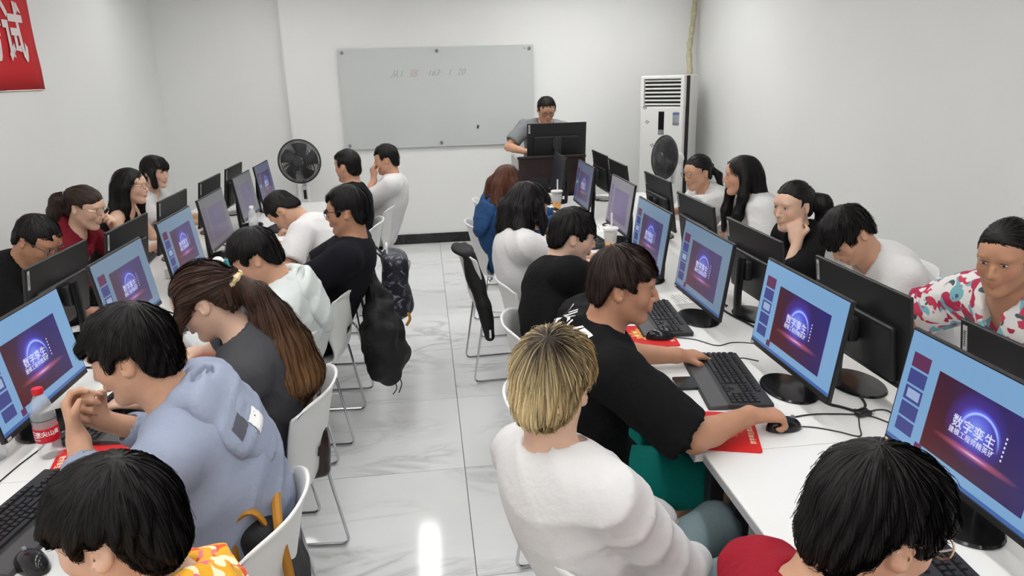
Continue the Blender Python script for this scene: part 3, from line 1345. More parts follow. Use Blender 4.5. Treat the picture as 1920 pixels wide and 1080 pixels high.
M_box = mat('white_card', (.78, .78, .76, 1), .7)
for i, (x, y, a, sz) in enumerate(((-1.46, 4.22, 8, (.10, .15, .06)), (-1.44, 5.22, 12, (.07, .09, .08)), (-1.43, 3.50, -6, (.12, .16, .03)))):
    lb = ('white power box on the desk behind the olive can', 'white cube shaped adapter behind a grey monitor', 'flat white box between the left monitors')[i]
    t = empty('adapter_box', (x, y, TZ), R_(a), lb, 'box', 'white boxes between the left monitors')
    MB().box((0, 0, sz[2] / 2), sz, .008).build('casing', M_box, t)
    MB().box((0, 0, sz[2] + .001), (sz[0] * .6, sz[1] * .6, .002), .0008).build('lid', M_paper, t)
    MB().tube(arc([(sz[0] / 2, 0, .02), (sz[0] / 2 + .04, 0, .02), (sz[0] / 2 + .05, .05, .006)], .02), .003, 6).build('lead', M_blackp, t)

# teal plastic bag
s = Sdf((-.14, -.12, -.02), (.14, .12, .12), .007)
for c, r in (((0, 0, .03), (.09, .07, .035)), ((.04, .02, .05), (.05, .05, .035)), ((-.05, -.02, .04), (.05, .045, .04)), ((.0, -.03, .07), (.03, .03, .03))):
    s.ell(c, r, k=.015)
s.wobble(.007, 60, 3)
s.plane_cut((0, 0, .001), (0, 0, -1))
V, Fq = s.mesh()
np_obj('plastic_bag', V, Fq, mat('teal_plastic', lin(44, 138, 142), .3), label='crumpled teal plastic bag in front of the mint hoodie person', cat='bag').location = (-1.14, 4.16, TZ)
s = Sdf((-.1, -.1, -.02), (.1, .1, .1), .007)
s.ell((0, 0, .02), (.07, .06, .03), k=.01)
s.ell((.02, .02, .045), (.035, .04, .02), k=.01)
s.wobble(.006, 70, 8)
s.plane_cut((0, 0, .001), (0, 0, -1))
V, Fq = s.mesh()
np_obj('tissue', V, Fq, M_paper, label='crumpled white tissue beside the teal bag', cat='tissue').location = (-1.27, 4.30, TZ)

# ------------------------------------------------------------------ bottles, cups, can
M_pet = mat('clear_bottle_plastic', (.86, .90, .92, 1), .08, alpha=.30)
M_water = mat('clear_water', (.92, .96, .97, 1), .02, trans=.9, ior=1.33)
M_redp = mat('red_cap_plastic', lin(214, 30, 44), .35)
M_redl = mat('red_paper_label', lin(200, 26, 48), .45)
M_wht = mat('white_print', (.85, .85, .85, 1), .5)


def bottle(x, y, capm, label, lab=True, hgt=.225, z=TZ):
    t = empty('water_bottle', (x, y, z), 0, label, 'bottle', 'clear plastic water bottles')
    q = hgt / .225
    pr = [(.001, 0), (.026, 0), (.031, .004), (.032, .02), (.0305, .028), (.032, .036), (.0305, .05), (.032, .06), (.032, .12), (.0325, .135), (.030, .155), (.023, .178), (.0145, .196), (.0125, .203), (.0125, .214)]
    MB().lathe([(r, h * q) for r, h in pr], 24).build('bottle_body', M_pet, t, True)
    MB().lathe([(.0135, .200 * q), (.0152, .202 * q), (.0152, .216 * q), (.014, .219 * q), (.001, .219 * q)], 20).build('cap', capm, t, True)
    if lab:
        MB().lathe([(.0326, .055), (.0330, .056), (.0330, .098), (.0326, .099)], 28).build('label_band', M_redl, t, True)
        me = text_mesh('农夫山泉', .017, 'label_lettering', 0, .0006)
        for v in me.vertices:
            a = R_(-58) + v.co.x / .0334
            v.co = Vector((.0334 * math.cos(a), .0334 * math.sin(a), .083 + v.co.y))
        me.materials.append(M_wht)
        inst('label_lettering', me, t)
        b = MB()
        for k in range(4):
            for j in range(5):
                a = R_(-100 - j * 9)
                b.box((.0332 * math.cos(a), .0332 * math.sin(a), .066 + k * .008), (.0008, .0042, .0016), rot=Matrix.Rotation(a, 3, 'Z'))
        b.build('label_print', M_wht, t)
        c = MB()
        c.lathe([(.0322, .1225), (.0326, .123), (.0326, .1242), (.0322, .1248)], 28)
        c.build('printed_ring', M_blackp, t)


bottle(-1.165, 2.095, M_redp, 'clear water bottle with red cap and red label on the left desk')
bottle(-1.325, 2.10, M_wht, 'clear water bottle cut by the left edge of the picture', False)
bottle(-1.27, 5.36, M_wht, 'small clear bottle with white cap before a grey screen', False, .2)
bottle(1.62, 3.72, M_redp, 'bottle with red label standing between right monitor backs', True)

M_cup = mat('clear_cup_plastic', (.9, .9, .9, 1), .1, alpha=.16)
M_juice = mat('yellow_mango_drink', lin(250, 172, 14), .35)
M_ice = mat('pale_drink_foam', lin(226, 224, 220), .5, alpha=.45)


def straw_cup(x, y, label, s=1.0):
    t = empty('drink_cup', (x, y, TZ), 0, label, 'cup', 'clear cups of yellow drink')
    MB().lathe([(.001, 0), (.030 * s, 0), (.032 * s, .006 * s), (.044 * s, .135 * s), (.046 * s, .138 * s)], 24).build('cup_wall', M_cup, t, True)
    MB().lathe([(.001, .003), (.029 * s, .003), (.0345 * s, .055 * s), (.001, .056 * s)], 24).build('drink', M_juice, t, True)
    MB().lathe([(.001, .057 * s), (.0345 * s, .057 * s), (.0405 * s, .12 * s), (.001, .121 * s)], 24).build('milk_foam', M_ice, t, True)
    MB().lathe([(.047 * s, .136 * s), (.0485 * s, .139 * s), (.0485 * s, .145 * s), (.044 * s, .149 * s), (.001, .150 * s)], 24).build('lid', M_wplast, t, True)
    MB().tube([(.004, 0, .02 * s), (.008, .006, .235 * s)], .0062, 10).build('straw', M_wplast, t, True)
    b = MB()
    for k in range(6):
        a = k * 1.05
        b.tube(spline([(.0385 * s * math.cos(a + q * .12), .0385 * s * math.sin(a + q * .12), (.045 + .014 * math.sin(q * 1.4 + k)) * s) for q in range(5)], 3), .0009, 4)
    b.build('printed_doodle', M_blackp, t)


straw_cup(1.085, 4.22, 'clear cup of yellow drink with white straw, the nearer one')
straw_cup(1.025, 5.72, 'clear cup of yellow drink with white straw, the far one by the lectern')
can = empty('drink_can', (-1.235, 3.86, TZ), 0, 'olive coloured drink can before the third left monitor', 'can')
MB().lathe([(.001, 0), (.024, 0), (.032, .006), (.033, .012), (.033, .105), (.027, .115)], 24).build('can_body', mat('olive_can_metal', lin(120, 124, 96), .3, metal=.6), can, True)
MB().lathe([(.001, .113), (.026, .113), (.028, .118), (.027, .12), (.024, .116), (.001, .116)], 24).build('can_lid', M_chrome, can, True)
pc = empty('paper_cup', (1.02, 5.98, TZ), 0, 'small white paper cup beside the far straw cup', 'cup')
MB().lathe([(.001, 0), (.025, 0), (.035, .08), (.037, .083), (.034, .083), (.024, .01), (.001, .01)], 20).build('cup_wall', M_paper, pc, True)

# ------------------------------------------------------------------ cables
M_cable = mat('black_cable', (.012, .012, .013, 1), .5)
M_plug = mat('plug_black', (.02, .02, .02, 1), .4)
ck = 0


def cable(pts, r, label):
    P = [(p[0], p[1], (p[2] if len(p) > 2 else TZ) + r + .0004) for p in pts]
    MB().tube(spline(P, 6), r, 6).build('cable', M_cable, None, True, label=label, cat='cable', group='black cables on the desks')


# knot between the two nearest right monitors
kx, ky = 1.30, 1.93
cable([(1.075, 1.945), (1.16, 1.955), (1.235, 1.945), (kx, ky)], .0024, 'thin black cable from the mouse hand to the tangle of leads')
cable([(1.24, 2.10), (1.245, 2.02), (1.275, 1.985), (kx + .01, ky + .01)], .0042, 'thick black cable from monitor base into the tangle of leads')
cable([(1.385, 2.07), (1.36, 1.99), (1.325, 1.95), (kx + .02, ky)], .0042, 'thick black cable from the monitor back into the tangle')
cable([(kx, ky), (1.26, 1.86), (1.225, 1.80), (1.18, 1.835), (1.13, 1.87), (1.09, 1.885)], .002, 'thin looping mouse cable across the desk seam')
cable([(kx + .02, ky), (1.37, 1.95), (1.405, 1.935), (1.39, 1.86), (1.37, 1.845), (1.34, 1.90), (kx + .02, ky - .01)], .0022, 'thin black cable loop beside the nearest right monitor')
kb_ = empty('cable_connector', (kx + .012, ky - .008, TZ), R_(10), 'black plug bundle where the right desk leads meet', 'plug')
MB().box((0, 0, .009), (.05, .022, .016), .005).build('plug_shell', M_plug, kb_)
MB().box((.03, 0, .009), (.02, .012, .008), .002).build('plug_tip', M_chrome, kb_)
MB().tube([(.022 * math.cos(a), .014 * math.sin(a) + .012, .012 + .004 * math.sin(3 * a)) for a in [i * .45 for i in range(14)]], .004, 6, True).build('wound_lead', M_cable, kb_, True)
cable([(1.10, 2.41), (1.14, 2.44), (1.19, 2.40)], .002, 'short keyboard lead behind the front right keyboard')
cable([(.97, 2.70), (1.04, 2.66), (1.10, 2.58), (1.17, 2.60), (1.24, 2.58), (1.30, 2.52)], .002, 'thin mouse lead running off the second red pad')
cable([(1.28, 3.24), (1.31, 3.10), (1.30, 2.95), (1.34, 2.7), (1.31, 2.56), (1.28, 2.50)], .004, 'thick lead along the gap behind the third right monitor')
cable([(1.30, 2.50), (1.36, 2.42), (1.33, 2.36), (1.28, 2.42), (1.32, 2.52), (1.40, 2.50)], .004, 'coiled lead between the second and third right monitors')
cable([(1.34, 3.05), (1.27, 3.22), (1.33, 3.30), (1.30, 3.36), (1.36, 3.2), (1.33, 3.04)], .0035, 'tangled lead behind the fourth right monitor')
cable([(1.26, 4.05), (1.31, 4.1), (1.28, 4.18), (1.22, 4.12), (1.27, 4.02), (1.33, 4.06)], .004, 'curled lead near the grey right monitor')
cable([(1.24, 4.92), (1.30, 4.88), (1.35, 4.96), (1.28, 5.03), (1.22, 4.97), (1.27, 4.86), (1.36, 4.90)], .005, 'coil of leads beyond the grey right monitor')
cable([(1.02, 1.02), (1.10, 1.10), (1.14, 1.05), (1.20, 1.12), (1.24, 1.2)], .0025, 'thin lead curling by the right foreground keyboard')
cable([(-.99, 1.49), (-1.10, 1.45), (-1.235, 1.50), (-1.245, 1.80), (-1.235, 2.02), (-1.22, 2.16), (-1.26, 2.24)], .002, 'thin mouse lead rising above the left foreground keyboard')
cable([(-1.28, 2.68), (-1.22, 2.64), (-1.30, 2.78), (-1.40, 2.80), (-1.44, 2.70), (-1.36, 2.62)], .004, 'loose leads beside the nearest left monitor')
cable([(-1.22, 3.44), (-1.29, 3.50), (-1.34, 3.46), (-1.33, 3.41), (-1.27, 3.40)], .0035, 'curled lead by the second left monitor')
cable([(-1.28, 4.98), (-1.36, 4.94), (-1.42, 5.02), (-1.36, 5.08), (-1.28, 5.04), (-1.33, 4.9)], .004, 'coiled lead beyond the grey left monitor')
cable([(-1.10, 3.95), (-1.22, 4.05), (-1.33, 4.25), (-1.40, 4.30)], .003, 'lead running behind the olive can')


# ------------------------------------------------------------------ glass writing board on the front wall
wb = empty('whiteboard', (.176, YF - .03, 1.575), 0, 'large pale glass writing board on the front wall', 'whiteboard')
M_board = mat('grey_back_painted_glass', (.55, .575, .57, 1), .06, spec=.5)
MB().box((0, 0, 0), (2.02, .008, 1.01), .002).build('glass_panel', M_board, wb)
M_boardedge = mat('board_edge', (.7, .72, .72, 1), .3)
for s_ in (-1, 1):
    MB().box((s_ * 1.013, .0, 0), (.006, .012, 1.02)).build('edge_trim', M_boardedge, wb)
    MB().box((0, .0, s_ * .508), (2.03, .012, .006)).build('edge_trim', M_boardedge, wb)
for sx in (-.97, 0, .97):
    for sz in (-.47, .47):
        MB().lathe([(.001, 0), (.017, 0), (.017, .012), (.013, .016), (.001, .016)], 16, (sx, -.004, sz), rot=Matrix.Rotation(R_(90), 3, 'X')).build('standoff_bolt', M_grey, wb, True)
M_hand = mat('faded_marker_grey', (.33, .34, .34, 1), .6)
M_handr = mat('faded_marker_red', (.44, .33, .31, 1), .6)
for body, x, m_ in (('从1', -.42, M_hand), ('宿', -.25, M_handr), ('·163·', -.04, M_hand), ('1', .13, M_hand), ('20', .25, M_hand)):
    me = text_mesh(body, .085, 'handwriting')
    for v in me.vertices:
        v.co = Vector((x + v.co.x + .012 * math.sin(v.co.y * 40), -.0048, .245 + v.co.y + .06 * (x + .3) * .15))
    me.materials.append(m_)
    inst('handwriting', me, wb)
me = text_mesh('deli', .028, 'maker_mark')
for v in me.vertices:
    v.co = Vector((.92 + v.co.x, -.0048, .475 + v.co.y))
me.materials.append(M_grey)
inst('maker_mark', me, wb)
MB().tube([(.395, -.012, -.335), (.40, -.012, -.30)], .008, 8).build('magnet', M_blackp, wb)

# ------------------------------------------------------------------ red banner on the left wall
M_bred = mat('red_banner_cloth', lin(196, 26, 34), .75, bump=(300, .1))
bn = empty('banner', (XL + .004, 4.2, 2.12), 0, 'red cloth banner with white characters on the left wall', 'banner')
V, F = [], []
for i in range(25):
    yy = -1.2 + 2.7 * i / 24
    for k in range(6):
        zz = -.34 + .68 * k / 5
        V.append((.006 + .004 * math.sin(yy * 9 + k) + .002 * math.sin(k * 2 + yy * 21), yy, zz))
for i in range(24):
    for k in range(5):
        a = i * 6 + k
        F.append((a, a + 6, a + 7, a + 1))
bo = MB().add(V, F).build('banner_cloth', M_bred, bn, True)
bo.modifiers.new('thickness', 'SOLIDIFY').thickness = .001
M_bwhite = mat('banner_white_characters', lin(226, 214, 214), .75)
for ch, yy in (('考', .965), ('试', 1.245)):
    me = text_mesh(ch, .40, 'banner_character', 0, .010)
    cx = sum(v.co.x for v in me.vertices) / len(me.vertices)
    for v in me.vertices:
        v.co = Vector((.014, yy + (v.co.x - cx) * .68, .0 + v.co.y * 1.0))
    me.materials.append(M_bwhite)
    inst('banner_character', me, bn)
M_trim = mat('banner_hem', lin(240, 235, 215), .7)
MB().box((.006, .15, -.342), (.004, 2.7, .006)).build('hem', M_trim, bn)


# ------------------------------------------------------------------ pedestal fans
M_cage = mat('fan_cage_dark', (.035, .035, .037, 1), .4)
M_blade = mat('fan_blade_smoky', (.05, .05, .053, 1), .3)


def fan(x, y, z, ang, tilt, label):
    t = empty('pedestal_fan', (x, y, 0), ang, label, 'fan', 'pedestal fans')
    R = .205
    Rt = Matrix.Translation((0, 0, z)) @ Matrix.Rotation(tilt, 4, 'Y')

    def put(mb, name, m, smooth=True, par=t):
        o = mb.build(name, m, par, smooth)
        o.matrix_local = Rt
        return o

    def cage(x0, x1):
        b = MB()
        for rr, xx in ((R, x0), (R * .82, x0 + (x1 - x0) * .55), (R * .62, x0 + (x1 - x0) * .85), (R * .42, x1), (R * .26, x1), (R * .92, x0 + (x1 - x0) * .3), (R * .72, x0 + (x1 - x0) * .7), (R * .52, x0 + (x1 - x0) * .93)):
            b.tube([(xx, rr * math.cos(a), rr * math.sin(a)) for a in [2 * PI * k / 36 for k in range(36)]], .0042 if rr == R else .002, 5, True)
        n = 110
        for k in range(n):
            a = 2 * PI * k / n
            c, s_ = math.cos(a), math.sin(a)
            b.tube([(x0, R * c, R * s_), (x0 + (x1 - x0) * .55, R * .82 * c, R * .82 * s_), (x0 + (x1 - x0) * .85, R * .62 * c, R * .62 * s_), (x1, R * .42 * c, R * .42 * s_), (x1, R * .25 * c, R * .25 * s_)], .0021, 4, caps=False)
        return b
    put(cage(.06, .10), 'front_grille', M_cage)
    put(cage(.05, -.01), 'rear_grille', M_cage)
    put(MB().tube([(.055, R * 1.005 * math.cos(a), R * 1.005 * math.sin(a)) for a in [2 * PI * k / 40 for k in range(40)]], .008, 6, True), 'cage_rim', M_cage)
    put(MB().lathe([(.001, .098), (.045, .098), (.05, .103), (.045, .109), (.001, .111)], 24, rot=Matrix.Rotation(R_(90), 3, 'Y')), 'hub_badge', M_blade)
    for k in range(5):
        a0 = 2 * PI * k / 5
        V, F = [], []
        for j in range(7):
            r = .035 + j * .024
            for i in range(5):
                q = i / 4 - .5
                aa = a0 + q * (.95 - j * .02) + j * .05
                V.append((.045 + q * .045, r * math.cos(aa), r * math.sin(aa)))
        for j in range(6):
            for i in range(4):
                n_ = j * 5 + i
                F.append((n_, n_ + 1, n_ + 6, n_ + 5))
        o = put(MB().add(V, F), 'blade', M_blade)
        o.modifiers.new('thickness', 'SOLIDIFY').thickness = .003
    put(MB().lathe([(.001, -.15), (.04, -.15), (.062, -.12), (.068, -.05), (.055, -.015), (.03, .06), (.001, .07)], 24, rot=Matrix.Rotation(R_(90), 3, 'Y')), 'motor_housing', M_wplast)
    MB().lathe([(.022, z - .28), (.03, z - .25), (.03, z - .10), (.022, z - .03), (.001, z - .03)], 20, (-.06, 0, 0)).build('neck', M_wplast, t, True)
    MB().tube([(-.06, 0, .02), (-.06, 0, z - .24)], .015, 14).build('pole', M_wplast, t, True)
    MB().box((-.045, 0, z - .33), (.05, .075, .16), .012).build('control_box', M_wplast, t)
    MB().box((-.018, 0, z - .33), (.004, .03, .09), .001).build('control_panel', M_blackp, t)
    MB().lathe([(.001, 0), (.19, 0), (.2, .008), (.17, .028), (.03, .045), (.001, .045)], 32, (-.06, 0, 0)).build('base', M_wplast, t, True)


fan(-1.215, 7.35, 1.03, math.atan2(-.96, -.13), R_(-4), 'white pedestal fan with dark cage before the front wall')
fan(2.33, 6.85, .975, R_(-163), R_(-6), 'white pedestal fan with dark cage beside the floor standing air conditioner')

# ------------------------------------------------------------------ floor-standing air conditioner in the corner
M_acw = mat('warm_white_ac_plastic', (.74, .74, .72, 1), .35)
M_acd = mat('dark_maroon_strip', (.016, .007, .009, 1), .6, spec=.2)
TH = R_(-38)
ac = empty('air_conditioner', (2.42 + .19 * .616, 7.39 + .19 * .788, 0), TH, 'white floor standing air conditioner in the front right corner', 'air conditioner')
W_, D_, H_ = .46, .38, 1.735
MB().box((0, .125, H_ / 2), (W_, .27, H_), .012).build('rear_casing', M_acw, ac)
MB().box((0, -.065, H_ / 2), (W_ - .004, .12, H_ - .01), .001).build('dark_band', M_acd, ac)
fb = MB()
vz0, vz1, vw = 1.435, 1.70, .19
fb.box((0, -.16, .715), (W_, .075, 1.43), .012)
fb.box((0, -.16, 1.718), (W_, .075, .034), .008)
for s_ in (-1, 1):
    fb.box((s_ * (W_ / 2 - .018), -.16, 1.57), (.036, .075, .29), .004)
fb.build('front_casing', M_acw, ac)
MB().box((0, -.135, 1.57), (.40, .03, .28)).build('vent_cavity', M_blackp, ac)
for k in range(7):
    MB().box((0, -.165, 1.452 + k * .0385), (.385, .03, .017), .004).build('louvre', M_acw, ac)
MB().box((0, -.197, 1.265), (.062, .006, .235), .004).build('display_window', M_blackg, ac)
MB().box((0, -.2, 1.175), (.055, .003, .05)).build('display_buttons', M_grey, ac)
MB().box((.155, -.1965, 1.31), (.07, .002, .135)).build('energy_label', mat('pale_label', lin(196, 204, 214), .5), ac)
MB().box((.155, -.1980, 1.36), (.066, .0016, .022)).build('label_stripe', mat('blue_label_print', lin(92, 110, 160), .5), ac)
MB().box((.155, -.1980, 1.258), (.066, .0016, .02)).build('label_stripe', mat('grey_label_print', lin(120, 122, 130), .5), ac)
me = text_mesh('Midea', .022, 'maker_lettering')
for v in me.vertices:
    v.co = Vector((v.co.x, -.1965, 1.405 + v.co.y))
me.materials.append(M_grey)
inst('maker_lettering', me, ac)
for (sx, sz) in ((-.18, 1.42), (-.15, 1.275), (-.09, 1.04), (.11, 1.08)):
    b = MB()
    for k in range(4):
        b.ell((sx + .015 * math.cos(k * 1.6 + sx * 20), -.197, sz + .012 * math.sin(k * 1.6 + sx * 20)), (.012, .0012, .008), 8, 5)
    b.build('butterfly_sticker', M_grey, ac)
MB().box((0, .1, .02), (W_ + .01, .3, .04), .004).build('plinth', M_grey, ac)
M_pipe = mat('beige_pipe_wrap', lin(176, 170, 142), .8, vary=(30, .18), bump=(60, .3))
pp = spline([(2.80, 7.66, 1.66), (2.82, 7.72, 1.78), (2.835, 7.80, 1.98), (2.875, 7.86, 2.16), (2.91, 7.90, 2.40), (2.925, 7.92, 2.66), (2.93, 7.93, 2.895)], 5)
MB().tube(pp, [.028 + .004 * math.sin(i * 1.7) for i in range(len(pp))], 10).build('wrapped_pipe', M_pipe, None, True, label='beige wrapped pipe rising from the air conditioner to the ceiling', cat='pipe')

# ------------------------------------------------------------------ lectern with its monitor
M_wood = mat('dark_brown_lectern_wood', (.022, .010, .010, 1), .4, vary=(12, .4))
M_lgrey = mat('lectern_grey_side', (.40, .40, .39, 1), .5)
lc = empty('lectern', (1.115, 6.70, 0), 0, 'dark brown lectern with recessed top in front of the speaker', 'lectern')
MB().box((0, -.235, .53), (.60, .025, 1.06), .003).build('front_panel', M_wood, lc)
for s_ in (-1, 1):
    MB().box((s_ * .295, 0, .53), (.025, .48, 1.06), .003).build('side_panel', M_wood if s_ > 0 else M_lgrey, lc)
MB().box((0, .0, .955), (.565, .45, .022), .002).build('deck', M_wood, lc)
MB().box((0, -.236, 1.072), (.62, .045, .022), .004).build('front_ledge', M_wood, lc)
MB().box((0, -.25, .84), (.36, .012, .012), .002).build('panel_moulding', M_wood, lc)
MB().box((-.12, -.252, .78), (.16, .012, .22), .003).build('inset_panel', M_blackp, lc)
lm = monitor(0, 0, 1, None, 'black monitor back on the lectern below the speaker\'s face', 'monitor on the lectern', lift=.967)
lm.location = (1.18, 6.56, .967)
lm.rotation_euler = (0, 0, R_(90))


# ------------------------------------------------------------------ bags and jackets
def pattern_material():
    N = NT('navy_patterned_nylon')
    tc = N.n('ShaderNodeTexCoord').outputs['Object']
    vo = N.n('ShaderNodeTexNoise', i_Scale=19.0, i_Detail=2.5, i_Distortion=1.6)
    N.l(tc, vo.inputs['Vector'])
    c = N.ramp(vo.outputs[0], [(.40, (.008, .008, .014)), (.52, (.010, .011, .024)), (.60, (.05, .055, .085)), (.635, (.34, .36, .42)), (.67, (.02, .02, .035))])
    N.l(c, N.b.inputs['Base Color'])
    N.b.inputs['Roughness'].default_value = .45
    return N.m


M_pat = pattern_material()
M_bcloth = mat('black_bag_cloth', (.006, .006, .008, 1), .7, bump=(120, .3))
M_mustard = mat('mustard_strap', lin(172, 118, 32), .6)


def sdf_obj(name, s_, m_, parent=None, relax=1, **kw):
    V, Fq = s_.mesh(relax)
    return np_obj(name, V, Fq, m_, parent, **kw)


bp = empty('backpack', (-.235, 4.26, 0), R_(4), 'navy patterned backpack hanging on a chair back by the aisle', 'backpack')
s = Sdf((-.14, -.2, .33), (.16, .2, .86), .009)
s.box((0, 0, .60), (.075, .14, .20), rotm(pitch=6), .06, .02)
s.ell((.05, 0, .50), (.06, .11, .10), k=.03)
s.ell((.0, 0, .76), (.07, .12, .05), k=.03)
s.wobble(.008, 30, 4)
sdf_obj('backpack_body', s, M_pat, bp)
for q in (-1, 1):
    MB().tube(spline([(-.06, q * .07, .78), (-.10, q * .075, .825), (-.12, q * .075, .80), (-.11, q * .08, .62), (-.07, q * .09, .45)], 4), .016, 8, flat=(1, .3)).build('strap', M_bcloth, bp, True)
MB().tube(spline([(.085, -.10, .70), (.10, -.03, .725), (.10, .05, .725), (.085, .11, .70)], 4), .004, 6).build('zipper', M_grey, bp, True)
MB().tube(spline([(.06, -.09, .46), (.075, -.11, .41), (.05, -.12, .37)], 4), .011, 6, flat=(1, .35)).build('mustard_tag', M_mustard, bp, True)
MB().tube(arc([(-.03, -.03, .80), (-.03, -.03, .85), (-.03, .03, .85), (-.03, .03, .80)], .02), .007, 6).build('carry_loop', M_wplast, bp, True)

bg = empty('shoulder_bag', (-.29, 3.67, .05), R_(-6), 'large black cloth bag hanging low on a chair back by the aisle', 'bag')
s = Sdf((-.16, -.24, .16), (.2, .24, .80), .009)
s.ell((0, 0, .44), (.10, .17, .22), k=.04)
s.ell((.03, .04, .31), (.10, .16, .12), k=.05)
s.ell((.02, -.07, .30), (.09, .09, .11), k=.04)
s.cap((-.01, 0, .62), (-.03, .02, .76), .05, .03, .05)
s.wobble(.018, 30, 9)
s.wobble(.008, 62, 19)
sdf_obj('bag_body', s, M_bcloth, bg)
for q in (-1, 1):
    MB().tube(spline([(-.02, q * .06, .66), (-.04, q * .05, .80), (-.10, q * .05, .815), (-.12, q * .06, .76), (-.09, q * .09, .5)], 4), .014, 8, flat=(1, .3)).build('strap', M_bcloth, bg, True)
MB().tube(spline([(.06, -.10, .24), (.08, -.12, .19), (.06, -.14, .16)], 4), .003, 5).build('drawstring', M_bcloth, bg, True)
MB().tube(spline([(.07, -.07, .25), (.10, -.08, .20), (.085, -.10, .15)], 4), .003, 5).build('drawstring', M_bcloth, bg, True)

mb_ = empty('mustard_backpack', (-.455, 1.72, 0), R_(6), 'black backpack with mustard straps behind the blue jacket person', 'backpack')
s = Sdf((-.12, -.2, .42), (.12, .2, .84), .01)
s.box((0, 0, .60), (.05, .15, .16), rotm(pitch=-10), .045, .02)
s.wobble(.006, 30, 14)
sdf_obj('backpack_body', s, M_bcloth, mb_)
for q in (-1, 1):
    MB().tube(spline([(.0, q * .10, .74), (-.03, q * .11, .795), (-.065, q * .11, .76), (-.075, q * .12, .62), (-.03, q * .14, .46)], 5), .022, 8, flat=(1, .35)).build('strap', M_mustard, mb_, True)
MB().tube(spline([(.03, -.15, .50), (.045, -.16, .62), (.03, -.13, .75), (.02, 0, .79), (.03, .13, .75), (.04, .16, .62), (.03, .15, .5)], 5), .012, 8).build('piping', M_mustard, mb_, True)

pu = empty('handbag', (-.47, 2.42, .445), R_(12), 'small dark brown handbag on the seat behind the grey tee person', 'bag')
M_purse = mat('dark_brown_leather', (.022, .010, .009, 1), .35, bump=(80, .2))
s = Sdf((-.09, -.16, -.01), (.09, .16, .26), .009)
s.box((0, 0, .10), (.055, .12, .095), None, .03, .02)
s.ell((0, 0, .17), (.045, .11, .05), k=.04)
s.wobble(.005, 40, 5)
sdf_obj('bag_body', s, M_purse, pu)
MB().tube(spline([(.0, -.09, .17), (.03, -.10, .26), (.045, 0, .31), (.03, .10, .26), (0, .09, .17)], 5), .007, 6).build('handle', M_purse, pu, True)
MB().box((.055, 0, .15), (.006, .03, .02), .002).build('clasp', M_chrome, pu)

# black jacket over the back of the empty chair
jk = empty('jacket', (.43, 4.28, 0), R_(4), 'black jacket draped over the empty chair by the aisle', 'jacket')
s = Sdf((-.42, -.28, .2), (.05, .28, .9), .009)
s.box((-.20, -.02, .66), (.03, .17, .16), rotm(pitch=-9), .028, .02)
s.ell((-.262, -.03, .80), (.05, .15, .028), k=.03)
s.cap((-.21, -.15, .74), (-.16, -.215, .50), .045, .04, .04)
s.cap((-.16, -.215, .50), (-.13, -.225, .30), .04, .035, .03)
s.cap((-.20, .13, .7), (-.15, .18, .5), .04, .035, .03)
s.wobble(.009, 32, 21)
sdf_obj('jacket_cloth', s, M_bcloth, jk)
MB().box((-.135, -.262, .33), (.012, .003, .05)).build('cuff_tag', M_wht, jk)

# striped dark sports jacket on the desk edge
sj = empty('sports_jacket', (.74, 3.95, TZ), R_(10), 'dark maroon sports jacket with white stripes heaped at the desk edge', 'jacket')
M_maroon = mat('dark_maroon_cloth', (.028, .008, .011, 1), .75, bump=(90, .3))
s = Sdf((-.2, -.2, -.05), (.2, .24, .24), .009)
s.ell((0, 0, .06), (.13, .14, .07), k=.03)
s.ell((-.03, .07, .11), (.08, .09, .07), k=.04)
s.cap((-.05, .10, .15), (.06, -.06, .11), .045, .04, .03)
s.wobble(.01, 30, 31)
s.plane_cut((0, 0, .002), (0, 0, -1))
sdf_obj('jacket_cloth', s, M_maroon, sj)
for k in range(3):
    MB().tube(spline([(-.045 + .022 * k, .075 - .01 * k, .198), (.0 + .022 * k, .015 - .01 * k, .183), (.04 + .02 * k, -.045 - .006 * k, .158)], 4), .0055, 6, flat=(1, .4)).build('white_stripe', M_wht, sj, True)

# white carrier bag behind the floral shirt chair
cb_ = empty('carrier_bag', (2.50, 2.62, .40), 0, 'white plastic carrier bag hanging behind the floral shirt person', 'bag')
M_wbag = mat('white_carrier_plastic', (.80, .80, .80, 1), .4)
s = Sdf((-.14, -.2, -.05), (.14, .2, .45), .01)
s.ell((0, 0, .17), (.08, .14, .16), k=.03)
s.cap((0, -.06, .28), (-.05, -.03, .40), .03, .018, .04)
s.cap((0, .06, .28), (-.05, .03, .40), .03, .018, .04)
s.wobble(.012, 34, 41)
sdf_obj('bag_body', s, M_wbag, cb_)


# ------------------------------------------------------------------ people
def skin_mat(name, rgb):
    if name in MATS:
        return MATS[name]
    N = NT(name)
    a = N.n('ShaderNodeAttribute', attribute_name='Col').outputs['Color']
    tc = N.n('ShaderNodeTexCoord').outputs['Object']
    nz = N.n('ShaderNodeTexNoise', i_Scale=24.0, i_Detail=3.0)
    N.l(tc, nz.inputs['Vector'])
    k = N.ramp(nz.outputs[0], [(.3, (.94, .92, .92)), (.7, (1.05, 1.04, 1.03))])
    c = N.mix(1.0, a, k, 'MULTIPLY')
    N.l(c, N.b.inputs['Base Color'])
    N.b.inputs['Roughness'].default_value = .5
    N.b.inputs['Specular IOR Level'].default_value = .35
    N.b.inputs['Subsurface Weight'].default_value = .12
    N.b.inputs['Subsurface Radius'].default_value = (.01, .004, .002)
    N.b.inputs['Subsurface Scale'].default_value = .6
    MATS[name] = N.m
    return N.m


M_skin = skin_mat('skin', None)
SKIN = {'tan': lin(186, 138, 110), 'mid': lin(202, 157, 130), 'fair': lin(217, 180, 157)}


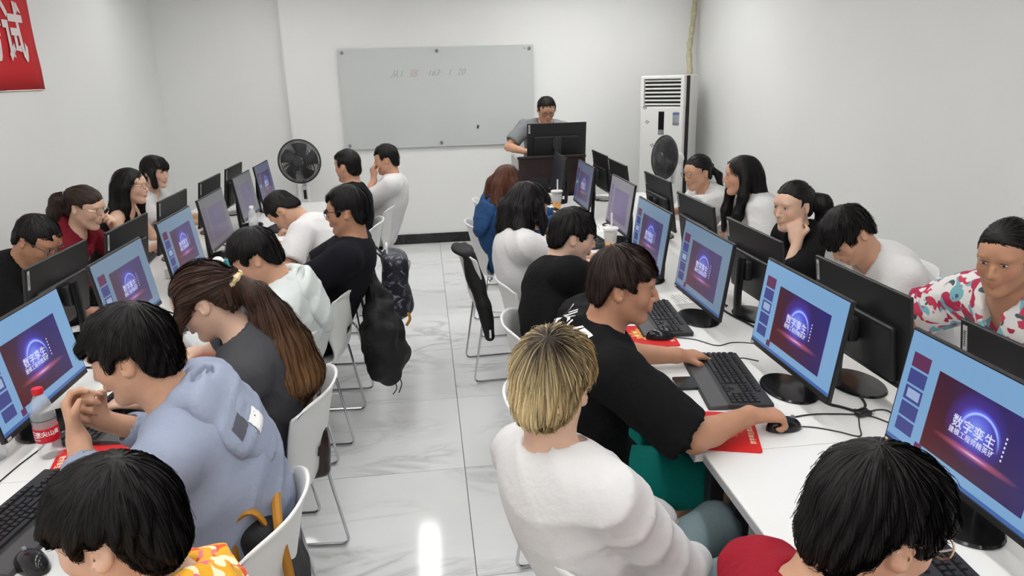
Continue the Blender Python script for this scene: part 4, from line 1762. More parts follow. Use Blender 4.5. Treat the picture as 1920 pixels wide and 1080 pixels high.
def hair_mat():
    N = NT('hair')
    a = N.n('ShaderNodeAttribute', attribute_name='Col').outputs['Color']
    N.l(a, N.b.inputs['Base Color'])
    N.b.inputs['Roughness'].default_value = .48
    N.b.inputs['Specular IOR Level'].default_value = .22
    return N.m


M_hair = hair_mat()
M_eyew = mat('eye_white', (.42, .38, .36, 1), .3)
M_iris = mat('eye_dark', (.012, .008, .006, 1), .2)
M_gl = mat('glasses_frame_dark', (.02, .018, .016, 1), .3)
M_glm = mat('glasses_frame_metal', (.55, .45, .32, 1), .25, metal=1)


def cloth(name, rgb, rough=.85, b=.35, sc=55):
    return mat('cloth_' + name, lin(*rgb), rough, bump=(sc, b), vary=(14, .02), sheen=0, spec=.2)


def splotch(name, base, spots, sc):
    """printed cloth: blobs of several colours on a base"""
    N = NT('cloth_' + name)
    tc = N.n('ShaderNodeTexCoord').outputs['Object']
    col = lin(*base)
    for i, (rgb, cut) in enumerate(spots):
        mp = N.n('ShaderNodeMapping')
        mp.inputs['Location'].default_value = (3.1 * i, 1.7 * i, 5.3 * i)
        N.l(tc, mp.inputs['Vector'])
        nz = N.n('ShaderNodeTexNoise', i_Scale=sc * (1 + .2 * i), i_Detail=1.0, i_Distortion=.4)
        N.l(mp.outputs[0], nz.inputs['Vector'])
        k = N.ramp(nz.outputs[0], [(cut, (0, 0, 0)), (cut + .015, (1, 1, 1))])
        col = N.mix(k, col, lin(*rgb))
    N.l(col, N.b.inputs['Base Color'])
    N.b.inputs['Roughness'].default_value = .8
    return N.m


EYE_Z = .012
HS = .93            # overall head size


def head_prims(s, Hc, Rh, fem, wd=1.0, nose=1.0):
    """head blended from soft volumes in head axes: x forward, y left, z up"""
    def T(p):
        return Hc + Rh @ (A3(p) * A3((1, wd, 1)) * HS)

    def E(p, r, k, cut=False, R=None):
        s.ell(T(p), [x * HS for x in r], Rh if R is None else R, k * HS, cut)

    def C(a, b, ra, rb, k, cut=False):
        s.cap(T(a), T(b), ra * HS, rb * HS, k * HS, cut)
    E((-.012, 0, .035), (.100, .077 * wd, .088), .01)
    E((.020, 0, -.030), (.068, .060 * wd, .086), .035)
    E((.044, 0, .045), (.046, .060 * wd, .045), .03)                                   # forehead
    jw = .047 if fem else .053
    for q in (-1, 1):
        C((-.004, q * jw, -.045), (.058, q * .016, -.100), .019, .017, .03)            # jaw line
        E((.056, q * .040, -.020), (.027, .023, .028), .022)                           # cheek
    E((.069, 0, -.099), (.021, .022, .018), .018)                                      # chin
    for q in (-1, 1):
        E((.097, q * .032, EYE_Z), (.017, .021, .012), .013, True)                     # eye hollow
        E((.076, q * .032, EYE_Z - .001), (.0135, .0165, .0115), .006)                 # lid over the ball
        E((.080, q * .031, .034), (.014, .022, .008), .016)                            # brow
    nx = .004 * nose
    s.chain([T((.086, 0, .020)), T((.097 + nx, 0, -.006)), T((.106 + nx, 0, -.027))], [.0075 * HS, .0082 * HS, .0105 * HS], .009)
    for q in (-1, 1):
        E((.097, q * .0115, -.030), (.010, .0075, .0075), .007)
    E((.087, 0, -.050), (.012, .024, .018), .014)                                      # muzzle
    C((.0975, -.012, -.0565), (.0975, .012, -.0565), .0052, .0052, .005)
    C((.0950, -.010, -.0685), (.0950, .010, -.0685), .0064, .0064, .005)
    C((.1045, -.018, -.0622), (.1045, .018, -.0622), .0024, .0024, .003, True)
    for q in (-1, 1):                                                                  # ears
        Re = Rh @ rotm(q * 22, -12, 0)
        E((-.016, q * .081, -.002), (.020, .0088, .031), .007, False, Re)
        E((-.009, q * .0895, .001), (.0105, .0065, .018), .004, True, Re)


def hand_prims(s, W, d, n, side, curl, vs=1.0, spread=1.0):
    """W wrist, d fingers' direction, n palm normal; side 'r'/'l'"""
    d = nrm(d)
    n = nrm(n - d * np.dot(n, d))
    ts = np.cross(d, n) * (1 if side == 'r' else -1)
    W = A3(W)
    offs = (.029, .0095, -.0095, -.0275)
    fl = (.070, .078, .072, .056)
    for i in range(4):
        K = W + d * (.088 - .004 * abs(i - 1.2)) * vs + ts * offs[i] * spread * vs
        s.cap(W + d * .012 + ts * offs[i] * .55, K, .0145, .0115, .014)
        p = K
        c = math.radians(curl * (1 + .12 * (i - 1)))
        th = 0
        for j, (f, r0, r1) in enumerate(((.45, .0098, .0090), (.30, .0090, .0083), (.25, .0083, .0070))):
            th += c * (.8, 1.05, .7)[j]
            q = p + (d * math.cos(th) + n * math.sin(th)) * fl[i] * f * vs + ts * .004 * (1.5 - i) * .3
            s.cap(p, q, r0, r1, .005)
            p = q
    t0 = W + d * .022 + ts * .022 + n * .006
    t1 = t0 + nrm(d * .62 + ts * .75 + n * .25) * .044 * vs
    bend = math.radians(min(curl, 60))
    t2 = t1 + nrm(d * .95 + ts * (.45 - .9 * math.sin(bend)) + n * (.15 + .5 * math.sin(bend))) * .034 * vs
    s.cap(t0, t1, .0150, .0115, .012)
    s.cap(t1, t2, .0112, .0085, .006)
    return W + d * .09


def ik(S, W, l1, l2, pole):
    v = W - S
    D = np.linalg.norm(v)
    mx = (l1 + l2) * .995
    if D > mx:                         # stretch a little rather than miss the target
        k = D / mx
        l1 *= k
        l2 *= k
    u = v / D
    a = (l1 * l1 - l2 * l2 + D * D) / (2 * D)
    h = math.sqrt(max(l1 * l1 - a * a, 0))
    p = A3(pole)
    p = nrm(p - u * np.dot(p, u))
    return S + u * a + p * h


def strands(s, seeds, flow, n_seg, step, width, lift, rs, col_fn, rr_=(.55, 1.5)):
    """hair ribbons traced over the hair volume"""
    n = len(seeds)
    P = [seeds.copy()]
    lf = rs.uniform(.2, 1.0, n)[:, None]
    p = seeds.copy()
    N0 = s.grad(p)
    Ns = [N0]
    for j in range(n_seg):
        f = flow(p)
        g = s.grad(p)
        f = f - g * np.sum(f * g, 1, keepdims=True)
        f /= np.linalg.norm(f, axis=1, keepdims=True) + 1e-9
        q_ = p + f * step * (.75 + .5 * lf)
        keep = (s.sample(q_) < .011)[:, None]          # a strand ends where the hair does
        p = np.where(keep, q_, p + f * .0008)
        d = s.sample(p)
        off = (lift * lf[:, 0] * ((j + 1) / n_seg) ** 1.5 + .0008)
        p = p - g * np.clip(d - off, -.02, .006)[:, None]
        P.append(p.copy())
        Ns.append(s.grad(p))
    P = np.stack(P, 1)                                   # n, m, 3
    Ns = np.stack(Ns, 1)
    m = n_seg + 1
    t = np.gradient(P, axis=1)
    t /= np.linalg.norm(t, axis=2, keepdims=True) + 1e-9
    side = np.cross(t, Ns)
    side /= np.linalg.norm(side, axis=2, keepdims=True) + 1e-9
    j = np.linspace(0, 1, m)
    wd = width * (rs.uniform(.5, 1.3, n)[:, None]) * (1 - .92 * j ** 2.2)[None, :] * np.minimum(1, .35 + 3 * j)[None, :]
    a = P + side * wd[..., None] + Ns * .0006
    b = P - side * wd[..., None] - Ns * .0002
    V = np.stack([a, b], 2).reshape(-1, 3)
    base = (np.arange(n) * m * 2)[:, None] + (np.arange(m - 1) * 2)[None, :]
    F = np.stack([base, base + 1, base + 3, base + 2], -1).reshape(-1, 4)
    col = col_fn(P.reshape(-1, 3), np.repeat(rs.uniform(*rr_, n), m))
    col = np.repeat(col, 2, axis=0)
    return V, F, col


class Both:
    def __init__(s, a, b):
        s.a, s.b = a, b

    def sample(s, P):
        return np.minimum(s.a.sample(P), s.b.sample(P))


def bez(p0, p1, p2, t):
    return p0 * (1 - t) ** 2 + p1 * 2 * t * (1 - t) + p2 * t * t


def person(label, pelvis, face, head, look=(0, 0, 0), hands=None, fem=False, skin='mid', vox=.008, hv=.0065, width=1.0,
           top=None, top_style='tee', pants=None, pants_style='long', hair=None, glasses=None, neck=None, bulge=.05, tw=0,
           seat=.45, stand=False, prints=None, legs=True, group='people seated at the desks', hw=1.0, nlen=0.0, crease=1.0, puff=0.0, sleeve=None, thighs=None):
    """pelvis (x,y) and head (x,y,z) in the room; face = heading in degrees; look = head yaw, pitch, roll
    relative to the heading (pitch positive looks down)."""
    rz = math.radians(face)
    c, sn = math.cos(rz), math.sin(rz)

    def loc(p):                       # room -> person axes
        x, y = p[0] - pelvis[0], p[1] - pelvis[1]
        return A3((c * x + sn * y, -sn * x + c * y, p[2]))

    def locd(v):
        return A3((c * v[0] + sn * v[1], -sn * v[0] + c * v[1], v[2]))
    rs = np.random.RandomState(abs(hash(label)) % 1000 if False else sum(map(ord, label)) % 9973)
    Hc = loc(head)
    Rh = rotm(*look)
    na = math.radians(22 + .45 * look[1] if neck is None else neck)
    yv = math.radians(look[0] * .3)
    nd = A3((math.sin(na) * math.cos(yv), math.sin(na) * math.sin(yv), math.cos(na)))
    nb = Hc + HS * Rh @ A3((-.030, 0, -.055))                   # top of the neck
    C7 = nb - nd * (.096 + nlen)
    P0 = A3((0, 0, (.86 if stand else seat + .10)))
    mid = (P0 + C7) / 2 + A3((-bulge, 0, 0))
    up = nrm(C7 - mid)
    L = rotm(tw)[:, 1]
    sw = (.152 if fem else .172) * width
    Fr = frame(up, L)
    fw, lf, uu = Fr[:, 0], Fr[:, 1], Fr[:, 2]
    tors = []
    for t, r in ((0.02, (.118, .168, .125)), (.30, (.108, .142, .13)), (.58, (.112, .152, .135)), (.84, (.096, .150, .095))):
        p = bez(P0, mid, C7, t)
        tg = nrm(bez(P0, mid, C7, min(1, t + .05)) - bez(P0, mid, C7, max(0, t - .05)))
        k = width * (.88 if fem else 1.0)
        tors.append((p, frame(tg, rotm(tw * t)[:, 1]), (r[0] * (.5 + .5 * width) * (.92 if fem else 1), r[1] * k, r[2])))
    Sh = {}
    for sd, q in (('l', 1), ('r', -1)):
        Sh[sd] = C7 - uu * .058 + fw * .018 + lf * (q * sw)
    arms = {}
    hands = hands or {}
    for sd, q in (('l', 1), ('r', -1)):
        h = hands.get(sd)
        if h is None:                 # hand resting in the lap
            W = P0 + A3((.26, q * .10, .10))
            d, n = A3((.8, -q * .3, -.2)), A3((0, 0, -1))
            cu, pole = 40, A3((-.4, q * .5, -.8))
        else:
            W = loc(h['w'])
            d, n = locd(h.get('d', (c, sn, 0))), locd(h.get('n', (0, 0, -1)))
            cu = h.get('curl', 35)
            pole = locd(h['pole']) if 'pole' in h else A3((-.25, q * .55, -.8))
        E = ik(Sh[sd], W, .275 * (.94 if fem else 1), .235 * (.94 if fem else 1), pole)
        arms[sd] = (Sh[sd], E, W, d, n, cu)

    # --- skin
    allp = [Hc + .15, Hc - .15, P0 - A3((.14, .2, .12)), P0 + A3((.14, .2, .1)), C7 + .16, C7 - .16] + [p for a in arms.values() for p in a[:3]]
    bare = pants_style == 'shorts'
    hips = {q: P0 + A3((.02, q * .088, -.02)) for q in (-1, 1)}
    knees = {}
    ank = {}
    for q in (-1, 1):
        if stand:
            knees[q] = A3((.03, q * .095, .46))
            ank[q] = A3((0, q * .1, .09))
        else:
            knees[q] = A3((.42, q * .13, .50))
            ank[q] = A3((.40, q * .13, .09))
            if thighs:
                knees[q] = A3(thighs[0 if q > 0 else 1])
                ank[q] = A3((knees[q][0] - .03, knees[q][1], .09))
    lo = np.min(allp, 0) - .20
    hi = np.max(allp, 0) + .20
    if bare:
        lo = np.minimum(lo, np.min([knees[-1], ank[-1]], 0) - .1)
        hi = np.maximum(hi, np.max([knees[1], knees[-1]], 0) + .1)
    s = Sdf(lo, hi, vox, (Hc - .118, Hc + .118, hv))
    head_prims(s, Hc, Rh, fem, hw)
    nr = (.046 if fem else .055) * (.5 + .5 * width)
    s.cap(nb + Rh @ A3((.004, 0, .02)), C7 + fw * .012, nr, nr * 1.08, .025)
    for p, Fm, r in (tors if bare else tors[2:]):
        s.ell(p, [x - .012 for x in r], Fm, .05)
    aw = .86 if fem else 1.0
    aw *= (.4 + .6 * width)
    for sd, (S_, E, W, d, n, cu) in arms.items():
        s.cap(C7 - uu * .02, S_ + uu * .008, .042, .044, .04)
        s.cap(S_, E, .047 * aw, .037 * aw, .03)
        m_ = S_ * 0 + E + (W - E) * .3
        s.cap(E, m_, .037 * aw, .038 * aw, .015)
        s.cap(m_, W, .038 * aw, .0245 * aw + .001, .012)
        s.cap(W, W + nrm(d) * .02, .0245 * aw + .001, .022, .012)
        hand_prims(s, W + nrm(d) * .008, d, n, sd, cu, .95 if fem else 1.03)
    if bare:
        for q in (-1, 1):
            s.cap(hips[q], knees[q], .075, .052, .02)
            s.cap(knees[q], ank[q], .05, .036, .02)
    V, Fq = s.mesh(1)
    col = np.tile(A3(SKIN[skin][:3]), (len(V), 1))
    ql = (V - Hc) @ Rh / HS
    lip = np.exp(-(((ql[:, 0] - .098) / .010) ** 2 + (ql[:, 1] / .016) ** 2 + ((ql[:, 2] + .061) / .0075) ** 2))
    col = col * (1 - lip[:, None] * A3((.22, .5, .45))[None, :] * (1.0 if fem else .7))
    chk = np.exp(-(((ql[:, 0] - .075) / .03) ** 2 + ((np.abs(ql[:, 1]) - .045) / .02) ** 2 + ((ql[:, 2] + .02) / .02) ** 2))
    col = col * (1 - chk[:, None] * A3((.0, .12, .12)))
    body = np_obj('person', V, Fq, M_skin, None, col, label=label, cat='person', group=group)
    body.location = (pelvis[0], pelvis[1], 0)
    body.rotation_euler = (0, 0, rz)
    RM = Matrix([[*Rh[i], 0] for i in range(3)] + [[0, 0, 0, 1]])
    HT = Matrix.Translation(Hc) @ RM

    # --- eyes, brows
    r3 = Matrix([list(Rh[i]) for i in range(3)])
    for q in (-1, 1):
        cpos = Hc + HS * Rh @ A3((.0885, q * .032 * hw, EYE_Z - .001))
        e = MB().ell(cpos, (.0033, .0118, .0034), 12, 6, r3).build('eye', M_eyew, body, True)
        cp2 = Hc + HS * Rh @ A3((.0905, q * .0315 * hw, EYE_Z - .001))
        MB().ell(cp2, (.0024, .0054, .0036), 10, 6, r3).build('iris', M_iris, e, True)
        pts = [Hc + HS * Rh @ A3((.0905 - .006 * abs(k - 1.2) / 2, q * (.017 + .0085 * k) * hw, EYE_Z + .0018 + .0032 * math.sin((k + .3) / 3.6 * PI))) for k in range(4)]
        MB().tube(spline(pts, 3), .0011, 5).build('lashes', M_iris, e, True)
        pts = [Hc + HS * Rh @ A3((.0935 - .0022 * k * k, q * (.013 + .0095 * k) * hw, EYE_Z + .0205 + .004 * math.sin(k / 3.2 * PI) - .0012 * k)) for k in range(4)]
        MB().tube(spline(pts, 3), [.0024, .0028, .003, .003, .003, .003, .0028, .0024, .0018, .0008], 6, flat=(1, .8)).build('eyebrow', M_iris, body, True)

    # --- glasses
    if glasses:
        gm = M_gl if glasses == 'dark' else M_glm
        g = MB()
        pts_c = []
        for q in (-1, 1):
            ring = []
            for k in range(24):
                a = 2 * PI * k / 24
                ca, sa = math.cos(a), math.sin(a)
                ring.append(Hc + HS * Rh @ A3((.1065 - .10 * abs(ca * .024 + .034) ** 2 * 10 * .1, q * (.034 + .0245 * math.copysign(abs(ca) ** .8, ca)), EYE_Z - .004 + .019 * math.copysign(abs(sa) ** .8, sa))))
            g.tube(ring, .0017, 6, True)
            g.tube(spline([Hc + HS * Rh @ A3((.100, q * .059, EYE_Z + .004)), Hc + HS * Rh @ A3((.05, q * .079 * hw, EYE_Z + .006)), Hc + HS * Rh @ A3((-.012, q * .083 * hw, EYE_Z + .006)), Hc + HS * Rh @ A3((-.03, q * .083 * hw, EYE_Z - .012))], 4), .0018, 6)
        g.tube(spline([Hc + HS * Rh @ A3((.1065, -.0095, EYE_Z)), Hc + HS * Rh @ A3((.109, 0, EYE_Z + .004)), Hc + HS * Rh @ A3((.1065, .0095, EYE_Z))], 3), .0018, 6)
        g.build('glasses', gm, body, True)

    # --- top
    long = top_style in ('long', 'hoodie', 'jacket')
    sl_all = []
    th = {'tee': .016, 'long': .018, 'hoodie': .024, 'jacket': .026, 'sleeveless': .010, 'shirt': .018}[top_style] + puff
    ts_ = Sdf(lo, hi, .0092 if vox < .007 else vox * 1.32)
    for i, (p, Fm, r) in enumerate(tors):
        ts_.ell(p, [r[0] + th * 1.15, r[1] + th, r[2] + th], Fm, .055)
    if top_style != 'sleeveless':
        for sd, (S_, E, W, d, n, cu) in arms.items():
            ts_.cap(C7 - uu * .028, S_ + uu * .006, .042 + th * .8, .046 + th * .8, .045)
            if long:
                ts_.cap(S_, E, .048 * aw + th * .9, .042 * aw + th * .95, .018)
                We = E + (W - E) * (sleeve or .93)
                ts_.cap(E, We, .040 * aw + th * .9, .029 * aw + th * .7, .015)
            else:
                f = sleeve or .72
                Ee = S_ + (E - S_) * min(f, 1)
                ts_.cap(S_, Ee, .050 * aw + th * 1.3, .047 * aw + th * 1.6, .035)
                if f > 1:
                    We = E + (W - E) * (f - 1)
                    ts_.cap(E, We, .047 * aw + th * 1.3, .044 * aw + th * 1.2, .02)
    else:
        for sd, (S_, E, W, d, n, cu) in arms.items():
            ts_.cap(C7 - uu * .05 + lf * 0, C7 - uu * .045 + (S_ - C7) * .55, .045, .042, .03)
    if not stand:
        ts_.ell(P0 + A3((.05, 0, -.02)), (.16, (.168 + th) * width, .085), None, .05)
    amp = (.0060 if vox < .007 else .0050) * crease
    ts_.wobble(amp * .6, 22, int(rs.randint(1, 999)), 5)
    # creases: sharp valleys between soft ridges, gathered at waist, elbows and armpits
    X, Y, Z = ts_.coords()
    near_ = np.abs(ts_.D) < .05
    # long soft folds standing out of the cloth, running from shoulders and armpits to the waist
    for kk, (dx, dy, dz) in enumerate(((.55, .62, .56), (.55, -.62, .56), (.75, .1, -.66))):
        w1 = wob(X, Y, Z, int(rs.randint(999)), 6, 5)
        w2 = wob(X, Y, Z, int(rs.randint(999)), 7, 5)
        ph_ = (X * F32(dx) + Y * F32(dy) + Z * F32(dz)) * F32(66 + 9 * kk) + w1 * F32(2.0)
        rid = (1 - np.abs(np.sin(ph_ * F32(.5)))) ** 2
        m2 = np.clip(w2 * 1.7 - .05, 0, 1)
        ts_.D = np.where(near_, ts_.D - rid * m2 * F32(amp * 1.5), ts_.D).astype(F32)
    hood = top_style in ('hoodie', 'jacket')
    if hood:
        # the hood lies on the back: a folded pouch with a rolled edge around the neck
        hs = Sdf(C7 - .30, C7 + .24, .0075 if vox < .006 else .009)
        hb = C7 - uu * .035 - fw * .080
        hs.ell(hb, (.046, .128, .075), Fr, .01)
        hs.ell(hb - uu * .090 - fw * .016, (.036, .142, .095), Fr, .02)
        hs.ell(hb - uu * .165 - fw * .012, (.028, .095, .06), Fr, .03)
        for q in (-1, 1):
            hs.chain([C7 + uu * .020 - fw * .066, C7 + uu * .016 + lf * q * .062 - fw * .045, C7 + uu * .004 + lf * q * .092 + fw * .002, C7 - uu * .035 + lf * q * .074 + fw * .078, C7 - uu * .085 + lf * q * .026 + fw * .118], [.026, .028, .027, .023, .014], .02)
        hs.ell(hb + uu * .05 - fw * .004, (.018, .075, .030), Fr, .012, True)          # mouth of the pouch
        hs.cap(C7 - uu * .03 + fw * .022, C7 + uu * .2 + fw * .06, nr + .010, nr + .05, .008, True)
        hs.wobble(.004, 30, int(rs.randint(999)), 5)
        X, Y, Z = hs.coords()
        ph_ = (X * .6 + Y * .2 + Z * .8) * 70 + wob(X, Y, Z, int(rs.randint(999)), 10) * 1.8
        hs.D = np.where(np.abs(hs.D) < .04, hs.D - (1 - np.abs(np.sin(ph_ * .5))) ** 2 * F32(.006), hs.D).astype(F32)
        Vh, Fh = hs.mesh(1)
    # neck opening, sleeve mouths, hem
    ts_.cap(C7 - uu * .015 + fw * .022, C7 + uu * .2 + fw * .06, nr + .010, nr + .040, .008, True)
    if top_style in ('tee', 'long') and not fem:
        ts_.ell(C7 - uu * .02 + fw * .07, (.03, .045, .03), Fr, .01, True)
    elif top_style in ('shirt', 'sleeveless'):
        ts_.ell(C7 - uu * .045 + fw * .085, (.045, .045, .06), Fr, .012, True)
    else:
        ts_.ell(C7 - uu * .03 + fw * .075, (.035, .055, .04), Fr, .012, True)
    for sd, (S_, E, W, d, n, cu) in arms.items():
        if top_style == 'sleeveless':
            continue
        if long:
            ax = nrm(W - E)
            e_ = E + (W - E) * (sleeve or .93)
            ts_.cap(e_ + ax * .0, e_ + ax * .12, .030 * aw, .06, .004, True)
        else:
            f = sleeve or .72
            if f > 1:
                ax = nrm(W - E)
                e_ = E + (W - E) * (f - 1)
            else:
                ax = nrm(E - S_)
                e_ = S_ + (E - S_) * f
            # flat mouth with an inner hollow
            q_ = ts_.sub(e_ - .15, e_ + .15)
            if q_:
                sl, X, Y, Z = q_
                pl = (X - F32(e_[0])) * F32(ax[0]) + (Y - F32(e_[1])) * F32(ax[1]) + (Z - F32(e_[2])) * F32(ax[2])
                rr = np.sqrt(np.maximum((X - F32(e_[0])) ** 2 + (Y - F32(e_[1])) ** 2 + (Z - F32(e_[2])) ** 2 - pl * pl, 0))
                reg = np.maximum(rr - .085, -pl + F32(.018))
                ts_.D[sl] = smax(ts_.D[sl], -reg, .004)
            ts_.cap(e_ - ax * .004, e_ + ax * .05, .043 * aw + th * .5, .05 * aw + th, .006, True)
    if prints:
        pass
    V, Fq = ts_.mesh(1)
    shirt = np_obj({'hoodie': 'hoodie', 'jacket': 'jacket', 'sleeveless': 'sleeveless_top'}.get(top_style, 'shirt'), V, Fq, top, body)
    if hood:
        np_obj('hood', Vh, Fh, top, shirt)
    if prints:
        prints(Both(ts_, hs) if hood else ts_, C7, Fr, shirt, P0, mid)

    # --- trousers and shoes
    if legs:
        lo2 = np.min([P0, knees[1], knees[-1], ank[1], ank[-1]], 0) - .2
        hi2 = np.max([P0, knees[1], knees[-1]], 0) + .2
        lo2[2] = .03
        ps = Sdf(lo2, hi2, .012 if vox < .006 else .018)
        ps.ell(P0 + A3((0, 0, -.02)), (.125, .175 * width, .115), None, .04)
        if stand:
            ps.ell(P0 + A3((0, 0, -.12)), (.115, .165 * width, .10), None, .04)
        for q in (-1, 1):
            ps.cap(hips[q], knees[q], .098 * (.5 + .5 * width), .07, .03)
            if bare:
                e_ = hips[q] + (knees[q] - hips[q]) * .92
                ps.cap(hips[q], e_, .105 * (.5 + .5 * width), .096, .03)
                ax = nrm(knees[q] - hips[q])
                ps.cap(e_ + ax * .08, e_ + ax * .2, .12, .12, .01, True)
            else:
                ps.cap(knees[q], ank[q] + A3((0, 0, -.02)), .066, .052, .03)
        ps.wobble(.006, 30, int(rs.randint(999)))
        V, Fq = ps.mesh(1)
        np_obj('shorts' if bare else 'trousers', V, Fq, pants or PANTS, body)
        for q in (-1, 1):
            b = MB()
            b.ell((ank[q][0] + .05, ank[q][1], .045), (.135, .047, .045), 12, 6)
            b.ell((ank[q][0] - .02, ank[q][1], .065), (.06, .045, .055), 12, 6)
            V2 = [(x, y, max(z, .001)) for x, y, z in b.v]
            b.v = V2
            b.build('shoe', M_shoe, body, True)

    # --- hair
    if hair:
        make_hair(body, Hc, Rh, hair, hv, hw, fw, lf, uu, C7, rs, fem)
    return body, dict(Hc=Hc, Rh=Rh, C7=C7, Fr=Fr, shirt=shirt, ts=ts_)


PANTS = mat('cloth_black_trousers', (.012, .012, .015, 1), .85, bump=(60, .3))
M_shoe = mat('dark_shoe', (.02, .02, .022, 1), .6)
BLACKH = (.0075, .0066, .0064)


def make_hair(body, Hc, Rh, h, hv, hw, fw, lf, uu, C7, rs, fem):
    """h: dict(kind, col, th, ts, tt, line, n, ...)"""
    kind = h.get('kind', 'mop')
    th, ts, tt = h.get('th', .016), h.get('ts', .012), h.get('tt', .022)
    col = A3(h.get('col', BLACKH))
    tip = A3(h.get('tip', col * 1.0))
    T = lambda p: Hc + Rh @ (A3(p) * A3((1, hw, 1)) * HS)
    ext = [Hc - .2, Hc + .2]
    tail = None
    down = A3((0, 0, -1))
    if 'tail' in h:
        tail = [A3(p) + Hc if not isinstance(p, np.ndarray) else p for p in h['tail']]
        base = T(h.get('tbase', (-.115, 0, .035)))
        tail = [base] + [Hc + A3(p) for p in h['tail']]
        ext += [p - .1 for p in tail] + [p + .1 for p in tail]
    if 'locks' in h:
        for lk in h['locks']:
            ext += [Hc + A3(p[:3]) - .09 for p in lk] + [Hc + A3(p[:3]) + .09 for p in lk]
    v = h.get('v', hv)
    s = Sdf(np.min(ext, 0), np.max(ext, 0), v)
    X, Y, Z = s.coords()
    px, py, pz = X - F32(Hc[0]), Y - F32(Hc[1]), Z - F32(Hc[2])
    q = [(px * F32(Rh[0, i]) + py * F32(Rh[1, i]) + pz * F32(Rh[2, i])) / F32(HS) for i in range(3)]
    qx, qy, qz = q[0], q[1] / F32(hw), q[2]
    # cap over the skull
    c0 = A3((-.013, 0, .038))
    r0 = A3((.100 + th, .078 + ts, .088 + tt))
    k0 = np.sqrt(((qx - c0[0]) / r0[0]) ** 2 + ((qy - c0[1]) / r0[1]) ** 2 + ((qz - c0[2]) / r0[2]) ** 2)
    k1 = np.sqrt(((qx - c0[0]) / r0[0] ** 2) ** 2 + ((qy - c0[1]) / r0[1] ** 2) ** 2 + ((qz - c0[2]) / r0[2] ** 2) ** 2) + 1e-6
    d = (k0 * (k0 - 1) / k1).astype(F32)
    # thinner towards ears and nape on short cuts
    if not h.get('noear'):
        d = d + (np.clip((F32(.035) - qz) / F32(.10), 0, 1) * F32(ts * .9)).astype(F32)
    # volume that covers the nape
    nape = h.get('nape', -.066)
    e0 = A3((-.045, 0, -.02))
    e1 = A3((.066 + th * .5, .067 + ts * (.9 if h.get('noear') else .3), .075 + h.get('napev', 0)))
    j0 = np.sqrt(((qx - e0[0]) / e1[0]) ** 2 + ((qy - e0[1]) / e1[1]) ** 2 + ((qz - e0[2]) / e1[2]) ** 2)
    d = smin(d, ((j0 - 1) * F32(.06)).astype(F32), .02)
    # radial clumps
    ang = np.arctan2(qy, qx + F32(.03))
    am = h.get('clump', .0014)
    nz = wob(X, Y, Z, int(rs.randint(999)), 38, 6)
    d = d + (np.sin(ang * F32(h.get('freq', 17)) + nz * 4.5) * F32(am) + nz * F32(am * .7)).astype(F32)
    # face opening: in front of xh and below the hair line
    xh, zh = h.get('xh', .035), h.get('zh', .072)
    arch = F32(h.get('arch', 5.0))
    jag = wob(X, Y, Z, int(rs.randint(999)), 120, 4) * F32(h.get('jag', .0025))
    side = np.maximum(F32(xh) - qx, qz - F32(zh) + qy * qy * arch + jag)
    d = smax(d, -side, .010)
    # round the ears: sideburn, arch over the ear, down to the nape
    eu = h.get('ear', .024)
    zl = np.interp(qx, [-.12, -.075, -.050, -.036, .008, .018, .05], [nape, nape + .006, -.03, eu, eu + .002, h.get('burn', -.004), h.get('burn', -.004)]).astype(F32)
    if h.get('noear'):
        zl = F32(nape)
    low = qz - zl + jag
    d = smax(d, -low, .008)
    d = d * F32(HS)
    s.D = d.astype(F32)
    if h.get('fringe'):
        fz, fx, fr = h['fringe']          # lower end height, forward reach, thickness
        for k in range(-3, 4):
            y = k * .0185
            x0 = .068 - .0016 * k * k
            s.cap(T((x0 - .02, y * .8, .105)), T((x0 + fx, y + h.get('sweep', 0), fz + .006 * math.sin(k * 2.3 + 1) + .0035 * k * k * .4)), fr * 1.3, fr * .55, .014)
    for lk in h.get('locks', []):
        pts = [Hc + A3(p[:3]) for p in lk]
        s.chain(pts, [p[3] for p in lk], .03)
    if tail:
        rad = h.get('trad', [.02, .034, .036, .03, .012])
        s.chain(tail, rad[:len(tail)], .02)
    s.wobble(h.get('rough', .0022), 95, int(rs.randint(999)), 6)
    if tail or 'locks' in h:
        X, Y, Z = s.coords()
        st_ = np.sin(X * 210 + Y * 190 + wob(X, Y, Z, 5, 12) * 3) * F32(.002)
        s.D = np.where((np.abs(s.D) < .04) & (Z < Hc[2] + .02), s.D + st_, s.D).astype(F32)
    V, Fq = s.mesh(1)
    crown = T(h.get('crown', (-.055, 0, .12)))

    def colf(P, rnd):
        rc = h.get('root')
        if rc is not None:
            dist = np.linalg.norm(P - crown, axis=1)
            lo_, hi_ = h.get('rootr', (.02, .085))
            t = np.clip((dist - lo_) / (hi_ - lo_), 0, 1)[:, None]
            t = np.clip(t + (rnd[:, None] - 1) * .35, 0, 1)
            base_ = A3(rc)[None, :] * (1 - t) + col[None, :] * t
        else:
            t = np.clip((Hc[2] - .03 - P[:, 2]) / .30, 0, 1)[:, None]
            base_ = col[None, :] * (1 - t) + tip[None, :] * t
        if 'streak' in h:
            dk = (np.abs(np.sin(rnd * 57.0)) < h['streak'])[:, None]
            base_ = np.where(dk, base_ * .45 + A3(rc) * .3, base_)
        return base_ * rnd[:, None] ** (.9 if rc is not None or 'tip' in h else .6)

    c1 = colf(V, rs.uniform(.75, 1.0, len(V)))
    tb = tail[0] if tail else None

